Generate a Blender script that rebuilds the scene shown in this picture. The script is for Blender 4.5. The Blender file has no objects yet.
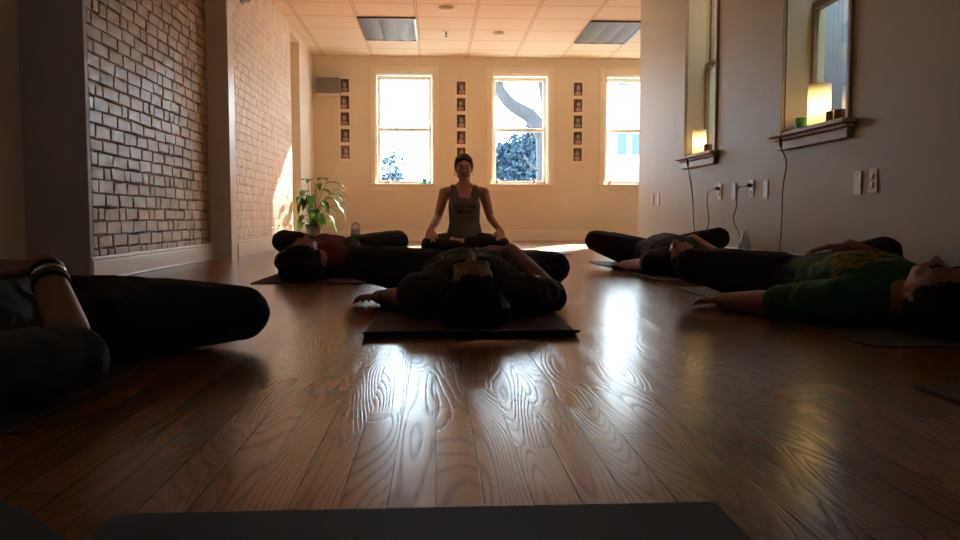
import bpy, bmesh, math, random
from mathutils import Vector, Matrix, noise
from mathutils.bvhtree import BVHTree
random.seed(7)
C = bpy.context.scene.collection
SC = bpy.context.scene
# ---------------------------------------------------------------- camera
cd = bpy.data.cameras.new('camera'); cam = bpy.data.objects.new('camera', cd); C.objects.link(cam)
cd.sensor_width = 36; cd.lens = 36 * 790 / 960; cd.clip_start = 0.02; cd.clip_end = 300
cam.location = (0, 0, 0.35)
cam.rotation_euler = (math.radians(90 - 3.84), 0, math.radians(-3.22))
SC.camera = cam
# ---------------------------------------------------------------- light and exposure
SKY = 12.0
w = bpy.data.worlds.new('sky'); SC.world = w; w.use_nodes = True
bgn = w.node_tree.nodes['Background']
bgn.inputs[0].default_value = (0.66, 0.83, 1.0, 1); bgn.inputs[1].default_value = SKY
sd = bpy.data.lights.new('sun', 'SUN'); sd.energy = 185; sd.color = (1, 0.92, 0.80); sd.angle = math.radians(2.0)
sun = bpy.data.objects.new('sun', sd); C.objects.link(sun)
_az = math.atan(0.52); _to = Vector((-math.sin(_az), -math.cos(_az), -0.5)).normalized()
sun.rotation_euler = _to.to_track_quat('-Z', 'Y').to_euler(); sun.location = (6, 20, 8)
SC.view_settings.view_transform = 'Standard'; SC.view_settings.look = 'None'
SC.view_settings.exposure = 0.45; SC.view_settings.gamma = 1; SC.view_settings.use_curve_mapping = False
SC.cycles.max_bounces = 14; SC.cycles.diffuse_bounces = 8; SC.cycles.glossy_bounces = 5
SC.cycles.transparent_max_bounces = 12
SC.cycles.use_denoising = True
SC.cycles.caustics_reflective = False; SC.cycles.caustics_refractive = False
SC.cycles.sample_clamp_indirect = 6

# ---------------------------------------------------------------- materials
def nodes_of(name):
    m = bpy.data.materials.new(name); m.use_nodes = True
    nt = m.node_tree
    return m, nt, nt.nodes['Principled BSDF']
def N(nt, t, **kw):
    n = nt.nodes.new(t)
    for k, v in kw.items(): setattr(n, k, v)
    return n
def math_n(nt, op, a, b=None, c=None):
    n = N(nt, 'ShaderNodeMath', operation=op)
    for i, x in enumerate((a, b, c)):
        if x is None: continue
        if isinstance(x, (int, float)): n.inputs[i].default_value = x
        else: nt.links.new(x, n.inputs[i])
    return n.outputs[0]
def mix_c(nt, f, a, b):
    n = N(nt, 'ShaderNodeMix', data_type='RGBA')
    for i, x in ((0, f), (6, a), (7, b)):
        if hasattr(x, 'is_linked'): nt.links.new(x, n.inputs[i])
        elif isinstance(x, (int, float)): n.inputs[i].default_value = x
        else: n.inputs[i].default_value = (*x, 1)
    return n.outputs[2]
def M(name, col, rough=0.6, var=0.12, scale=30, bump=0.1, bscale=200, metal=0, spec=0.5, stretch=None):
    m, nt, b = nodes_of(name)
    tc = N(nt, 'ShaderNodeTexCoord'); vec = tc.outputs['Object']
    if stretch:
        mp = N(nt, 'ShaderNodeMapping'); mp.inputs['Scale'].default_value = stretch
        nt.links.new(vec, mp.inputs[0]); vec = mp.outputs[0]
    n1 = N(nt, 'ShaderNodeTexNoise'); n1.inputs['Scale'].default_value = scale; n1.inputs['Detail'].default_value = 4
    nt.links.new(vec, n1.inputs[0])
    lo = [c * (1 - var) for c in col]; hi = [min(1, c * (1 + var)) for c in col]
    nt.links.new(mix_c(nt, n1.outputs[0], lo, hi), b.inputs['Base Color'])
    b.inputs['Roughness'].default_value = rough; b.inputs['Metallic'].default_value = metal
    b.inputs['Specular IOR Level'].default_value = spec
    if bump:
        n2 = N(nt, 'ShaderNodeTexNoise'); n2.inputs['Scale'].default_value = bscale; n2.inputs['Detail'].default_value = 3
        nt.links.new(vec, n2.inputs[0])
        bp = N(nt, 'ShaderNodeBump'); bp.inputs['Strength'].default_value = bump; bp.inputs['Distance'].default_value = 0.003
        nt.links.new(n2.outputs[0], bp.inputs['Height']); nt.links.new(bp.outputs[0], b.inputs['Normal'])
    return m
def emit_mat(name, col, strength, base=(0.9, 0.85, 0.7)):
    # a frosted shade that glows more around its bulb, a little below the middle
    m, nt, b = nodes_of(name)
    b.inputs['Base Color'].default_value = (*base, 1); b.inputs['Roughness'].default_value = 0.5
    tc = N(nt, 'ShaderNodeTexCoord'); sp = N(nt, 'ShaderNodeSeparateXYZ'); nt.links.new(tc.outputs['Generated'], sp.inputs[0])
    d = math_n(nt, 'ABSOLUTE', math_n(nt, 'SUBTRACT', sp.outputs[2], 0.45))
    f = math_n(nt, 'MAXIMUM', math_n(nt, 'SUBTRACT', 1.0, math_n(nt, 'MULTIPLY', d, 1.75)), 0.08)
    f = math_n(nt, 'POWER', f, 1.6)
    b.inputs['Emission Color'].default_value = (*col, 1)
    nt.links.new(math_n(nt, 'MULTIPLY', f, strength), b.inputs['Emission Strength'])
    return m
def glass_mat(name, tint=(0.97, 0.98, 0.97), refl=1.0, rough=0.02):
    m = bpy.data.materials.new(name); m.use_nodes = True; nt = m.node_tree
    nt.nodes.remove(nt.nodes['Principled BSDF']); out = nt.nodes['Material Output']
    t = N(nt, 'ShaderNodeBsdfTransparent'); t.inputs[0].default_value = (*tint, 1)
    g = N(nt, 'ShaderNodeBsdfGlossy'); g.inputs['Roughness'].default_value = rough
    ge = N(nt, 'ShaderNodeNewGeometry'); dp = N(nt, 'ShaderNodeVectorMath', operation='DOT_PRODUCT')
    nt.links.new(ge.outputs['Normal'], dp.inputs[0]); nt.links.new(ge.outputs['Incoming'], dp.inputs[1])
    c5 = math_n(nt, 'POWER', math_n(nt, 'SUBTRACT', 1.0, math_n(nt, 'ABSOLUTE', dp.outputs['Value'])), 5.0)
    fr = math_n(nt, 'MULTIPLY_ADD', c5, 0.96, 0.04)   # Schlick reflectance of a thin pane, the same from both sides
    mx = N(nt, 'ShaderNodeMixShader')
    nt.links.new(math_n(nt, 'MINIMUM', math_n(nt, 'MULTIPLY', fr, refl), 1.0), mx.inputs[0])
    nt.links.new(t.outputs[0], mx.inputs[1]); nt.links.new(g.outputs[0], mx.inputs[2]); nt.links.new(mx.outputs[0], out.inputs[0])
    return m
def floor_mat():
    m, nt, b = nodes_of('oak_strip_floor')
    tc = N(nt, 'ShaderNodeTexCoord'); sp = N(nt, 'ShaderNodeSeparateXYZ'); nt.links.new(tc.outputs['Object'], sp.inputs[0])
    X, Y = sp.outputs[0], sp.outputs[1]
    u = math_n(nt, 'DIVIDE', math_n(nt, 'ADD', X, 20 * 0.0595 * 10), 0.0595)
    idu = math_n(nt, 'FLOOR', u); fu = math_n(nt, 'FRACT', u)
    w1 = N(nt, 'ShaderNodeTexWhiteNoise', noise_dimensions='1D'); nt.links.new(idu, w1.inputs['W'])
    v = math_n(nt, 'ADD', math_n(nt, 'DIVIDE', Y, 1.15), math_n(nt, 'MULTIPLY', w1.outputs[0], 9.0))
    idv = math_n(nt, 'FLOOR', v); fv = math_n(nt, 'FRACT', v)
    cb = N(nt, 'ShaderNodeCombineXYZ'); nt.links.new(idu, cb.inputs[0]); nt.links.new(idv, cb.inputs[1])
    w2 = N(nt, 'ShaderNodeTexWhiteNoise', noise_dimensions='2D'); nt.links.new(cb.outputs[0], w2.inputs['Vector'])
    rnd = w2.outputs[0]
    # cathedral grain: contour lines of a stretched smooth noise
    c2 = N(nt, 'ShaderNodeCombineXYZ')
    nt.links.new(math_n(nt, 'MULTIPLY', X, 9.0), c2.inputs[0]); nt.links.new(math_n(nt, 'MULTIPLY', Y, 0.9), c2.inputs[1])
    nt.links.new(math_n(nt, 'MULTIPLY', rnd, 60.0), c2.inputs[2])
    ns = N(nt, 'ShaderNodeTexNoise'); ns.inputs['Scale'].default_value = 1.0; ns.inputs['Detail'].default_value = 1.2; ns.inputs['Roughness'].default_value = 0.35
    nt.links.new(c2.outputs[0], ns.inputs[0])
    rg = math_n(nt, 'SINE', math_n(nt, 'MULTIPLY', ns.outputs[0], 215.0))
    rg = math_n(nt, 'POWER', math_n(nt, 'MULTIPLY_ADD', rg, 0.5, 0.5), 4.0)
    # open pores broken along the grain
    c3 = N(nt, 'ShaderNodeCombineXYZ')
    nt.links.new(math_n(nt, 'MULTIPLY', X, 420.0), c3.inputs[0]); nt.links.new(math_n(nt, 'MULTIPLY', Y, 26.0), c3.inputs[1]); nt.links.new(rnd, c3.inputs[2])
    np_ = N(nt, 'ShaderNodeTexNoise'); np_.inputs['Scale'].default_value = 1.0; np_.inputs['Detail'].default_value = 2
    nt.links.new(c3.outputs[0], np_.inputs[0])
    pores = math_n(nt, 'MULTIPLY', rg, math_n(nt, 'MULTIPLY_ADD', np_.outputs[0], 1.5, 0.0))
    gap = math_n(nt, 'MAXIMUM', math_n(nt, 'GREATER_THAN', math_n(nt, 'ABSOLUTE', math_n(nt, 'SUBTRACT', fu, 0.5)), 0.4805),
                 math_n(nt, 'LESS_THAN', fv, 0.0022))
    base = mix_c(nt, rnd, (0.20, 0.083, 0.034), (0.30, 0.132, 0.055))
    base = mix_c(nt, math_n(nt, 'MULTIPLY', pores, 0.6), base, (0.05, 0.018, 0.008))
    base = mix_c(nt, math_n(nt, 'MULTIPLY', gap, 0.85), base, (0.012, 0.005, 0.003))
    nt.links.new(base, b.inputs['Base Color'])
    nt.links.new(math_n(nt, 'MULTIPLY_ADD', pores, 0.0, 0.205), b.inputs['Roughness'])
    nt.links.new(math_n(nt, 'MULTIPLY', math_n(nt, 'MULTIPLY_ADD', gap, -0.55, 1.0), math_n(nt, 'MULTIPLY_ADD', pores, -0.55, 0.62)), b.inputs['Specular IOR Level'])
    h = math_n(nt, 'SUBTRACT', math_n(nt, 'MULTIPLY', pores, -1.0), math_n(nt, 'MULTIPLY', gap, 0.3))
    wv = N(nt, 'ShaderNodeTexNoise'); wv.inputs['Scale'].default_value = 7; nt.links.new(tc.outputs['Object'], wv.inputs[0])
    h = math_n(nt, 'ADD', h, math_n(nt, 'MULTIPLY', wv.outputs[0], 2.5))
    h = math_n(nt, 'ADD', h, math_n(nt, 'MULTIPLY', math_n(nt, 'ABSOLUTE', math_n(nt, 'SUBTRACT', fu, 0.5)), -1.2))
    bp = N(nt, 'ShaderNodeBump'); bp.inputs['Strength'].default_value = 0.45; bp.inputs['Distance'].default_value = 0.0004
    nt.links.new(h, bp.inputs['Height']); nt.links.new(bp.outputs[0], b.inputs['Normal'])
    return m
def paint_mat(name, c1, c2, rough, spec, speck=None):
    # thick uneven paint over brick: tone drifts from brick to brick, with dark specks where it has flaked
    m, nt, b = nodes_of(name)
    tc = N(nt, 'ShaderNodeTexCoord')
    n1 = N(nt, 'ShaderNodeTexNoise'); n1.inputs['Scale'].default_value = 6.5; n1.inputs['Detail'].default_value = 5; nt.links.new(tc.outputs['Object'], n1.inputs[0])
    cr = N(nt, 'ShaderNodeValToRGB'); cr.color_ramp.elements[0].position = 0.40; cr.color_ramp.elements[1].position = 0.60
    cr.color_ramp.elements[0].color = (*c2, 1); cr.color_ramp.elements[1].color = (*c1, 1); nt.links.new(n1.outputs[0], cr.inputs[0])
    col = cr.outputs[0]
    n2 = N(nt, 'ShaderNodeTexNoise'); n2.inputs['Scale'].default_value = 28; n2.inputs['Detail'].default_value = 5; nt.links.new(tc.outputs['Object'], n2.inputs[0])
    if speck:
        sp_ = N(nt, 'ShaderNodeValToRGB'); sp_.color_ramp.elements[0].position = 0.63; sp_.color_ramp.elements[1].position = 0.72; nt.links.new(n2.outputs[0], sp_.inputs[0])
        col = mix_c(nt, math_n(nt, 'MULTIPLY', sp_.outputs[0], 0.7), col, speck)
    nt.links.new(col, b.inputs['Base Color']); b.inputs['Roughness'].default_value = rough; b.inputs['Specular IOR Level'].default_value = spec
    bp = N(nt, 'ShaderNodeBump'); bp.inputs['Strength'].default_value = 0.6; bp.inputs['Distance'].default_value = 0.004
    nt.links.new(n2.outputs[0], bp.inputs['Height']); nt.links.new(bp.outputs[0], b.inputs['Normal'])
    return m
def ceiling_mat():
    m, nt, b = nodes_of('ceiling_tile')
    tc = N(nt, 'ShaderNodeTexCoord'); sp = N(nt, 'ShaderNodeSeparateXYZ'); nt.links.new(tc.outputs['Object'], sp.inputs[0])
    fx = math_n(nt, 'FRACT', math_n(nt, 'DIVIDE', math_n(nt, 'ADD', sp.outputs[0], 0.21 + 6.77), 0.677))
    fy = math_n(nt, 'FRACT', math_n(nt, 'DIVIDE', math_n(nt, 'ADD', sp.outputs[1], -9.25 + 23.08), 0.577))
    gx = math_n(nt, 'GREATER_THAN', math_n(nt, 'ABSOLUTE', math_n(nt, 'SUBTRACT', fx, 0.5)), 0.485)
    gy = math_n(nt, 'GREATER_THAN', math_n(nt, 'ABSOLUTE', math_n(nt, 'SUBTRACT', fy, 0.5)), 0.482)
    g = math_n(nt, 'MAXIMUM', gx, gy)
    sx = math_n(nt, 'GREATER_THAN', math_n(nt, 'ABSOLUTE', math_n(nt, 'SUBTRACT', fx, 0.5)), 0.472)
    sy = math_n(nt, 'GREATER_THAN', math_n(nt, 'ABSOLUTE', math_n(nt, 'SUBTRACT', fy, 0.5)), 0.468)
    s = math_n(nt, 'MAXIMUM', sx, sy)
    nz = N(nt, 'ShaderNodeTexNoise'); nz.inputs['Scale'].default_value = 90; nt.links.new(tc.outputs['Object'], nz.inputs[0])
    col = mix_c(nt, nz.outputs[0], (0.70, 0.58, 0.43), (0.77, 0.64, 0.47))
    col = mix_c(nt, s, col, (0.46, 0.34, 0.22)); col = mix_c(nt, g, col, (0.70, 0.54, 0.36))
    nt.links.new(col, b.inputs['Base Color']); b.inputs['Roughness'].default_value = 0.9
    h = math_n(nt, 'ADD', s, math_n(nt, 'MULTIPLY', nz.outputs[0], 0.2))
    bp = N(nt, 'ShaderNodeBump'); bp.inputs['Strength'].default_value = 0.5; bp.inputs['Distance'].default_value = 0.006
    nt.links.new(h, bp.inputs['Height']); nt.links.new(bp.outputs[0], b.inputs['Normal'])
    return m
def photo_mat(name, dark, light, seed):
    # a faded portrait print: soft pale and dark blotches
    m, nt, b = nodes_of(name)
    tc = N(nt, 'ShaderNodeTexCoord')
    mp = N(nt, 'ShaderNodeMapping'); mp.inputs['Location'].default_value = (seed * 3.1, seed * 1.7, seed); nt.links.new(tc.outputs['Object'], mp.inputs[0])
    nz = N(nt, 'ShaderNodeTexNoise'); nz.inputs['Scale'].default_value = 22; nz.inputs['Detail'].default_value = 3; nt.links.new(mp.outputs[0], nz.inputs[0])
    cr = N(nt, 'ShaderNodeValToRGB'); cr.color_ramp.elements[0].position = 0.38; cr.color_ramp.elements[1].position = 0.66
    cr.color_ramp.elements[0].color = (*dark, 1); cr.color_ramp.elements[1].color = (*light, 1)
    nt.links.new(nz.outputs[0], cr.inputs[0]); nt.links.new(cr.outputs[0], b.inputs['Base Color']); b.inputs['Roughness'].default_value = 0.6
    return m

mFloor = floor_mat()
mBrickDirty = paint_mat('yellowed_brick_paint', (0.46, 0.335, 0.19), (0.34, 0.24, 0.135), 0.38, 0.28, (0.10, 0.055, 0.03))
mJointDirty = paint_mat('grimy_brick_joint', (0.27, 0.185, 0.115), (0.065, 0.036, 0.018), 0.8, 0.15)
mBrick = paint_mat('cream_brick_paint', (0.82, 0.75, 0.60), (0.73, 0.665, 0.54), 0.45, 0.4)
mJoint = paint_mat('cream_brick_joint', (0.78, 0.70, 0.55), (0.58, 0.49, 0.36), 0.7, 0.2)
mCeil = ceiling_mat()
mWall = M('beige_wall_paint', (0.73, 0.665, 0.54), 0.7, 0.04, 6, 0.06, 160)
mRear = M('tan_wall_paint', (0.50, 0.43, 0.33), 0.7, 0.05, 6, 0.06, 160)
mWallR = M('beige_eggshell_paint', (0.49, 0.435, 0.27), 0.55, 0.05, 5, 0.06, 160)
mTrim = M('white_gloss_trim', (0.80, 0.76, 0.68), 0.3, 0.03, 10, 0.04, 60)
mTrimCream = M('cream_window_trim', (0.80, 0.74, 0.62), 0.4, 0.03, 10, 0.04, 60)
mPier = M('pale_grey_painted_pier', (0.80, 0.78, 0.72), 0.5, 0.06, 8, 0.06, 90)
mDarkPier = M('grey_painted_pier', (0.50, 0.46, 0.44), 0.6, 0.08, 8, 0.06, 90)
mGlass = glass_mat('window_glass')
mSkinShaded = M('skin', (0.31, 0.14, 0.092), 0.5, 0.08, 20, 0.05, 250)  # colour darkened for the shade over the reclining people
mSkinPale = M('fair_skin', (0.55, 0.28, 0.19), 0.5, 0.08, 20, 0.05, 250)
mHairBrown = M('brown_hair', (0.075, 0.038, 0.021), 0.65, 0.4, 60, 0.6, 160, stretch=(1, 0.25, 0.25))
mHairDark = M('dark_hair', (0.014, 0.009, 0.008), 0.75, 0.4, 60, 0.6, 160, spec=0.15, stretch=(1, 0.25, 0.25))
mBlack = M('black_cotton', (0.012, 0.012, 0.013), 0.85, 0.25, 25, 0.25, 420)
mLip = M('lip_skin', (0.36, 0.12, 0.095), 0.45, 0.08, 30, 0.03, 200)
mGreyTank = M('grey_cotton', (0.155, 0.15, 0.14), 0.85, 0.12, 40, 0.25, 420)
mGreyShirt = M('slate_cotton', (0.066, 0.076, 0.08), 0.85, 0.15, 40, 0.25, 420)
mOliveShirt = M('charcoal_cotton', (0.028, 0.031, 0.028), 0.85, 0.2, 40, 0.25, 420)
mGreen = M('green_cotton', (0.007, 0.085, 0.024), 0.85, 0.15, 40, 0.25, 420)
mYellow = M('yellow_print', (0.25, 0.185, 0.018), 0.8, 0.15, 60, 0.1, 300)
mBurgundy = M('burgundy_cotton', (0.13, 0.022, 0.022), 0.85, 0.15, 40, 0.25, 420)
mPrintDark = M('black_print', (0.008, 0.008, 0.008), 0.8, 0.1, 60, 0.1, 300)
mPrintPale = M('pale_print', (0.17, 0.17, 0.16), 0.8, 0.1, 60, 0.1, 300)
mSteel = M('bracelet_steel', (0.65, 0.65, 0.66), 0.2, 0.05, 50, 0, metal=1)
mBand = M('black_rubber_band', (0.01, 0.01, 0.011), 0.4, 0.1, 50, 0.05)

# ---------------------------------------------------------------- mesh helpers
def obj(name, bm, mats, parent=None, smooth=False, bevel=0, seg=2):
    me = bpy.data.meshes.new(name); bmesh.ops.recalc_face_normals(bm, faces=bm.faces[:]); bm.to_mesh(me); bm.free()
    o = bpy.data.objects.new(name, me); C.objects.link(o)
    for m in (mats if isinstance(mats, (list, tuple)) else [mats]): me.materials.append(m)
    if smooth:
        for p in me.polygons: p.use_smooth = True
    if parent: o.parent = parent
    if bevel:
        bv = o.modifiers.new('bevel', 'BEVEL'); bv.width = bevel; bv.segments = seg; bv.limit_method = 'ANGLE'
    return o
def tag(o, label, cat, group=None, kind=None):
    o['label'] = label; o['category'] = cat
    if group: o['group'] = group
    if kind: o['kind'] = kind
    return o
def struct(o, label=None, cat=None):
    o['kind'] = 'structure'
    if label: o['label'] = label
    if cat: o['category'] = cat
    return o
def thing(name, label, cat, loc=(0, 0, 0), rz=0, group=None):
    o = bpy.data.objects.new(name, None); C.objects.link(o); o.location = loc; o.rotation_euler = (0, 0, rz)
    o.empty_display_size = 0.1
    return tag(o, label, cat, group)
def NB(): return bmesh.new()
def box(bm, x0, x1, y0, y1, z0, z1):
    vs = [bm.verts.new((x, y, z)) for x in (x0, x1) for y in (y0, y1) for z in (z0, z1)]
    for f in ((0, 1, 3, 2), (4, 6, 7, 5), (0, 4, 5, 1), (2, 3, 7, 6), (0, 2, 6, 4), (1, 5, 7, 3)): bm.faces.new([vs[i] for i in f])
    return bm
def BX(*a): return box(NB(), *a)
def lathe(bm, prof, n=24, c=(0, 0, 0)):
    rings = []
    for r, z in prof:
        if r < 1e-5: rings.append([bm.verts.new((c[0], c[1], c[2] + z))])
        else: rings.append([bm.verts.new((c[0] + r * math.cos(2 * math.pi * i / n), c[1] + r * math.sin(2 * math.pi * i / n), c[2] + z)) for i in range(n)])
    for a, b in zip(rings, rings[1:]):
        for i in range(n):
            j = (i + 1) % n
            if len(a) == 1 and len(b) == 1: continue
            if len(a) == 1: bm.faces.new((a[0], b[i], b[j]))
            elif len(b) == 1: bm.faces.new((a[i], b[0], a[j]))
            else: bm.faces.new((a[i], b[i], b[j], a[j]))
    return bm
def spline(pts, k=6):
    P = [Vector(p) for p in pts]; out = []
    for i in range(len(P) - 1):
        p0 = P[max(i - 1, 0)]; p1 = P[i]; p2 = P[i + 1]; p3 = P[min(i + 2, len(P) - 1)]
        for s in range(k):
            t = s / k
            out.append(0.5 * ((2 * p1) + (p2 - p0) * t + (2 * p0 - 5 * p1 + 4 * p2 - p3) * t * t + (3 * p1 - p0 - 3 * p2 + p3) * t ** 3))
    out.append(P[-1]); return out
def tube(bm, pts, r, n=8, r1=None):
    pts = [Vector(p) for p in pts]; rings = []
    up = Vector((0, 0, 1))
    for i, p in enumerate(pts):
        d = (pts[min(i + 1, len(pts) - 1)] - pts[max(i - 1, 0)]).normalized()
        if abs(d.dot(up)) > 0.95: up = Vector((1, 0, 0))
        a = d.cross(up).normalized(); b = d.cross(a)
        up = -b if abs(d.dot(b)) < .99 else up
        rr = r if r1 is None else r + (r1 - r) * i / (len(pts) - 1)
        rings.append([bm.verts.new(p + rr * (math.cos(2 * math.pi * k / n) * a + math.sin(2 * math.pi * k / n) * b)) for k in range(n)])
    for q, s in zip(rings, rings[1:]):
        for k in range(n): bm.faces.new((q[k], q[(k + 1) % n], s[(k + 1) % n], s[k]))
    bm.faces.new(rings[0][::-1]); bm.faces.new(rings[-1])
    return bm
ICO = None
def ico():
    global ICO
    if ICO is None:
        b = NB(); bmesh.ops.create_icosphere(b, subdivisions=2, radius=1); ICO = [v.co.copy() for v in b.verts]; b.free()
    return ICO
def hull(bm, ells, d=0.0, X=None):
    """convex hull of ellipsoids (centre, radii); d inflates, X transforms"""
    t = NB()
    for c, r in ells:
        if isinstance(r, (int, float)): r = (r, r, r)
        for v in ico():
            p = Vector((c[0] + v.x * (r[0] + d), c[1] + v.y * (r[1] + d), c[2] + v.z * (r[2] + d)))
            t.verts.new(X @ p if X is not None else p)
    res = bmesh.ops.convex_hull(t, input=t.verts[:])
    bmesh.ops.delete(t, geom=list({g for g in res['geom_interior'] + res['geom_unused'] if isinstance(g, bmesh.types.BMVert)}), context='VERTS')
    me = bpy.data.meshes.new('t'); t.to_mesh(me); t.free(); bm.from_mesh(me); bpy.data.meshes.remove(me)
    return bm
def solid(name, hulls, mat, parent, voxel=0.007, d=0.0, smooth=4, wrinkle=0.0, wscale=9.0, wdir=(1, 1, 1), zmin=None, sub=None):
    """union of convex volumes as ONE continuous smooth mesh. hulls: list of (ells, X)"""
    bm = NB()
    for ells, X in hulls: hull(bm, ells, d, X)
    me = bpy.data.meshes.new(name); bmesh.ops.recalc_face_normals(bm, faces=bm.faces[:]); bm.to_mesh(me); bm.free()
    o = bpy.data.objects.new(name, me); C.objects.link(o)
    r = o.modifiers.new('r', 'REMESH'); r.mode = 'VOXEL'; r.voxel_size = voxel
    s = o.modifiers.new('s', 'SMOOTH'); s.factor = 0.5; s.iterations = smooth
    dg = bpy.context.evaluated_depsgraph_get(); ev = o.evaluated_get(dg)
    m2 = bpy.data.meshes.new_from_object(ev); o.modifiers.clear(); o.data = m2; bpy.data.meshes.remove(me); m2.name = name
    if wrinkle:
        nr = [v.normal.copy() for v in m2.vertices]
        for v, n in zip(m2.vertices, nr):
            q = Vector((v.co.x * wdir[0], v.co.y * wdir[1], v.co.z * wdir[2])) * wscale
            a = noise.noise(q) + 0.5 * noise.noise(q * 2.3 + Vector((5, 1, 2)))
            a = 1 - abs(a) * 2.2
            v.co += n * (wrinkle * max(a, -0.4))
    if zmin is not None:
        for v in m2.vertices: v.co.z = max(v.co.z, zmin)
    m2.materials.clear(); m2.materials.append(mat)
    for p in m2.polygons: p.use_smooth = True
    o.parent = parent
    return o
def chain(pts, rs, X=None):
    return [([(pts[i], rs[i]), (pts[i + 1], rs[i + 1])], X) for i in range(len(pts) - 1)]
def lerp(a, b, t): return tuple(a[i] + (b[i] - a[i]) * t for i in range(3))
def frame(origin, ydir, zdir, s=1.0, flip=False):
    y = Vector(ydir).normalized(); z = Vector(zdir); z = (z - y * z.dot(y)).normalized(); x = y.cross(z)
    if flip: x = -x
    m = Matrix(((x.x * s, y.x * s, z.x * s, origin[0]), (x.y * s, y.y * s, z.y * s, origin[1]), (x.z * s, y.z * s, z.z * s, origin[2]), (0, 0, 0, 1)))
    return m
def hand(origin, ydir, zdir, flip, curl=0.35, s=0.95, spread=0.06):
    """wrist at origin, fingers along ydir, back of hand towards zdir, thumb on +x (flip: -x)"""
    X = frame(origin, ydir, zdir, s, flip); H = []
    H.append(([((0.022, 0.012, 0), (0.014, 0.014, 0.013)), ((-0.022, 0.012, 0), (0.014, 0.014, 0.013)), ((0.032, 0.085, 0), (0.010, 0.010, 0.011)), ((-0.034, 0.078, 0), (0.010, 0.010, 0.010))], X))
    H.append(([((0, -0.02, 0), (0.026, 0.02, 0.02)), ((0, 0.02, 0), (0.026, 0.015, 0.014))], X))
    for i, (bx, by, L) in enumerate(((0.031, 0.088, 0.072), (0.010, 0.093, 0.080), (-0.012, 0.090, 0.074), (-0.033, 0.080, 0.057))):
        p = Vector((bx, by - 0.012, 0)); a = 0.0; pts = [p]; yaw = (1.5 - i) * spread
        for k, f in enumerate((0.45, 0.32, 0.26)):
            a += curl * (0.8 if k == 0 else 1.0)
            q = pts[-1] + (L * f + (0.012 if k == 0 else 0)) * Vector((math.sin(yaw) * math.cos(a), math.cos(a) * math.cos(yaw), -math.sin(a)))
            pts.append(q)
        H += chain([tuple(v) for v in pts], [0.0098, 0.0088, 0.0080, 0.0068], X)
    H += chain([(0.020, 0.020, -0.006), (0.043, 0.048, -0.014), (0.054, 0.074, -0.020), (0.057, 0.096, -0.026)], [0.015, 0.012, 0.0098, 0.0075], X)
    return H
def foot(ankle, ydir, zdir, s=1.0):
    """ankle joint at origin, toes along ydir, top of the foot towards zdir"""
    X = frame(ankle, ydir, zdir, s); H = []
    H.append(([((0, -0.035, -0.045), (0.028, 0.03, 0.028)), ((0, 0.0, 0.0), 0.034), ((0, 0.07, -0.035), (0.034, 0.03, 0.024))], X))
    H.append(([((0, 0.03, -0.04), (0.03, 0.03, 0.026)), ((0.02, 0.125, -0.055), (0.02, 0.02, 0.013)), ((-0.024, 0.11, -0.055), (0.018, 0.02, 0.012))], X))
    for i, (x, y, r) in enumerate(((0.028, 0.16, 0.013), (0.009, 0.162, 0.0095), (-0.007, 0.155, 0.009), (-0.021, 0.147, 0.0085), (-0.034, 0.136, 0.008))):
        H.append(([((x * 0.9, 0.115, -0.056), r), ((x, y, -0.058), r)], X))
    return H
def head(X):
    H = [([((0, 0.018, 0.030), (0.074, 0.088, 0.084))], X),
         ([((0, -0.030, 0.02), (0.061, 0.050, 0.062)), ((0, -0.042, -0.055), (0.044, 0.034, 0.03)), ((0, -0.066, -0.095), (0.021, 0.017, 0.014)), ((0.046, -0.008, -0.06), (0.014, 0.02, 0.02)), ((-0.046, -0.008, -0.06), (0.014, 0.02, 0.02))], X),
         ([((0.028, -0.073, 0.034), (0.02, 0.012, 0.008)), ((-0.028, -0.073, 0.034), (0.02, 0.012, 0.008))], X),
         ([((0, -0.080, 0.022), (0.009, 0.010, 0.008)), ((0, -0.103, -0.020), (0.0125, 0.012, 0.0105))], X),
         ([((0.013, -0.090, -0.024), (0.009, 0.009, 0.008)), ((-0.013, -0.090, -0.024), (0.009, 0.009, 0.008))], X)]
    for s in (1, -1):
        H += [([((s * 0.037, -0.060, -0.022), (0.02, 0.019, 0.022))], X),
              ([((s * 0.030, -0.070, 0.010), (0.0145, 0.0115, 0.0105))], X),
              ([((s * 0.076, 0.012, 0.012), (0.008, 0.018, 0.014)), ((s * 0.074, 0.004, -0.022), (0.007, 0.011, 0.012))], X)]
    return H
def face_parts(X, parent, hair, brow=True):
    """closed eyes, brows and lips lying on the face"""
    for s in (1, -1):
        bm = NB()
        tube(bm, spline([X @ Vector((s * (0.030 + dx), -0.0815 + 12 * dx * dx + 0.004 * abs(dx) / 0.014, 0.006 + 8 * dx * dx)) for dx in (-0.013, -0.006, 0, 0.006, 0.013)], 3), 0.0013, 6)
        obj('eyelashes', bm, mHairDark, parent, True)
        bm = NB()
        tube(bm, spline([X @ Vector((s * (0.030 + dx), -0.0855 + 16 * dx * dx, 0.036 - 10 * dx * dx + 0.1 * dx)) for dx in (-0.017, -0.008, 0, 0.009, 0.019)], 3), 0.0032, 6)
        obj('eyebrow', bm, hair, parent, True)
    bm = NB()
    hull(bm, [((0.019, -0.079, -0.058), 0.003), ((-0.019, -0.079, -0.058), 0.003), ((0.005, -0.0875, -0.0535), 0.0045), ((-0.005, -0.0875, -0.0535), 0.0045)], 0, X)
    hull(bm, [((0.018, -0.079, -0.0605), 0.003), ((-0.018, -0.079, -0.0605), 0.003), ((0, -0.086, -0.066), (0.008, 0.005, 0.0055))], 0, X)
    obj('lips', bm, mLip, parent, True)
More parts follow.
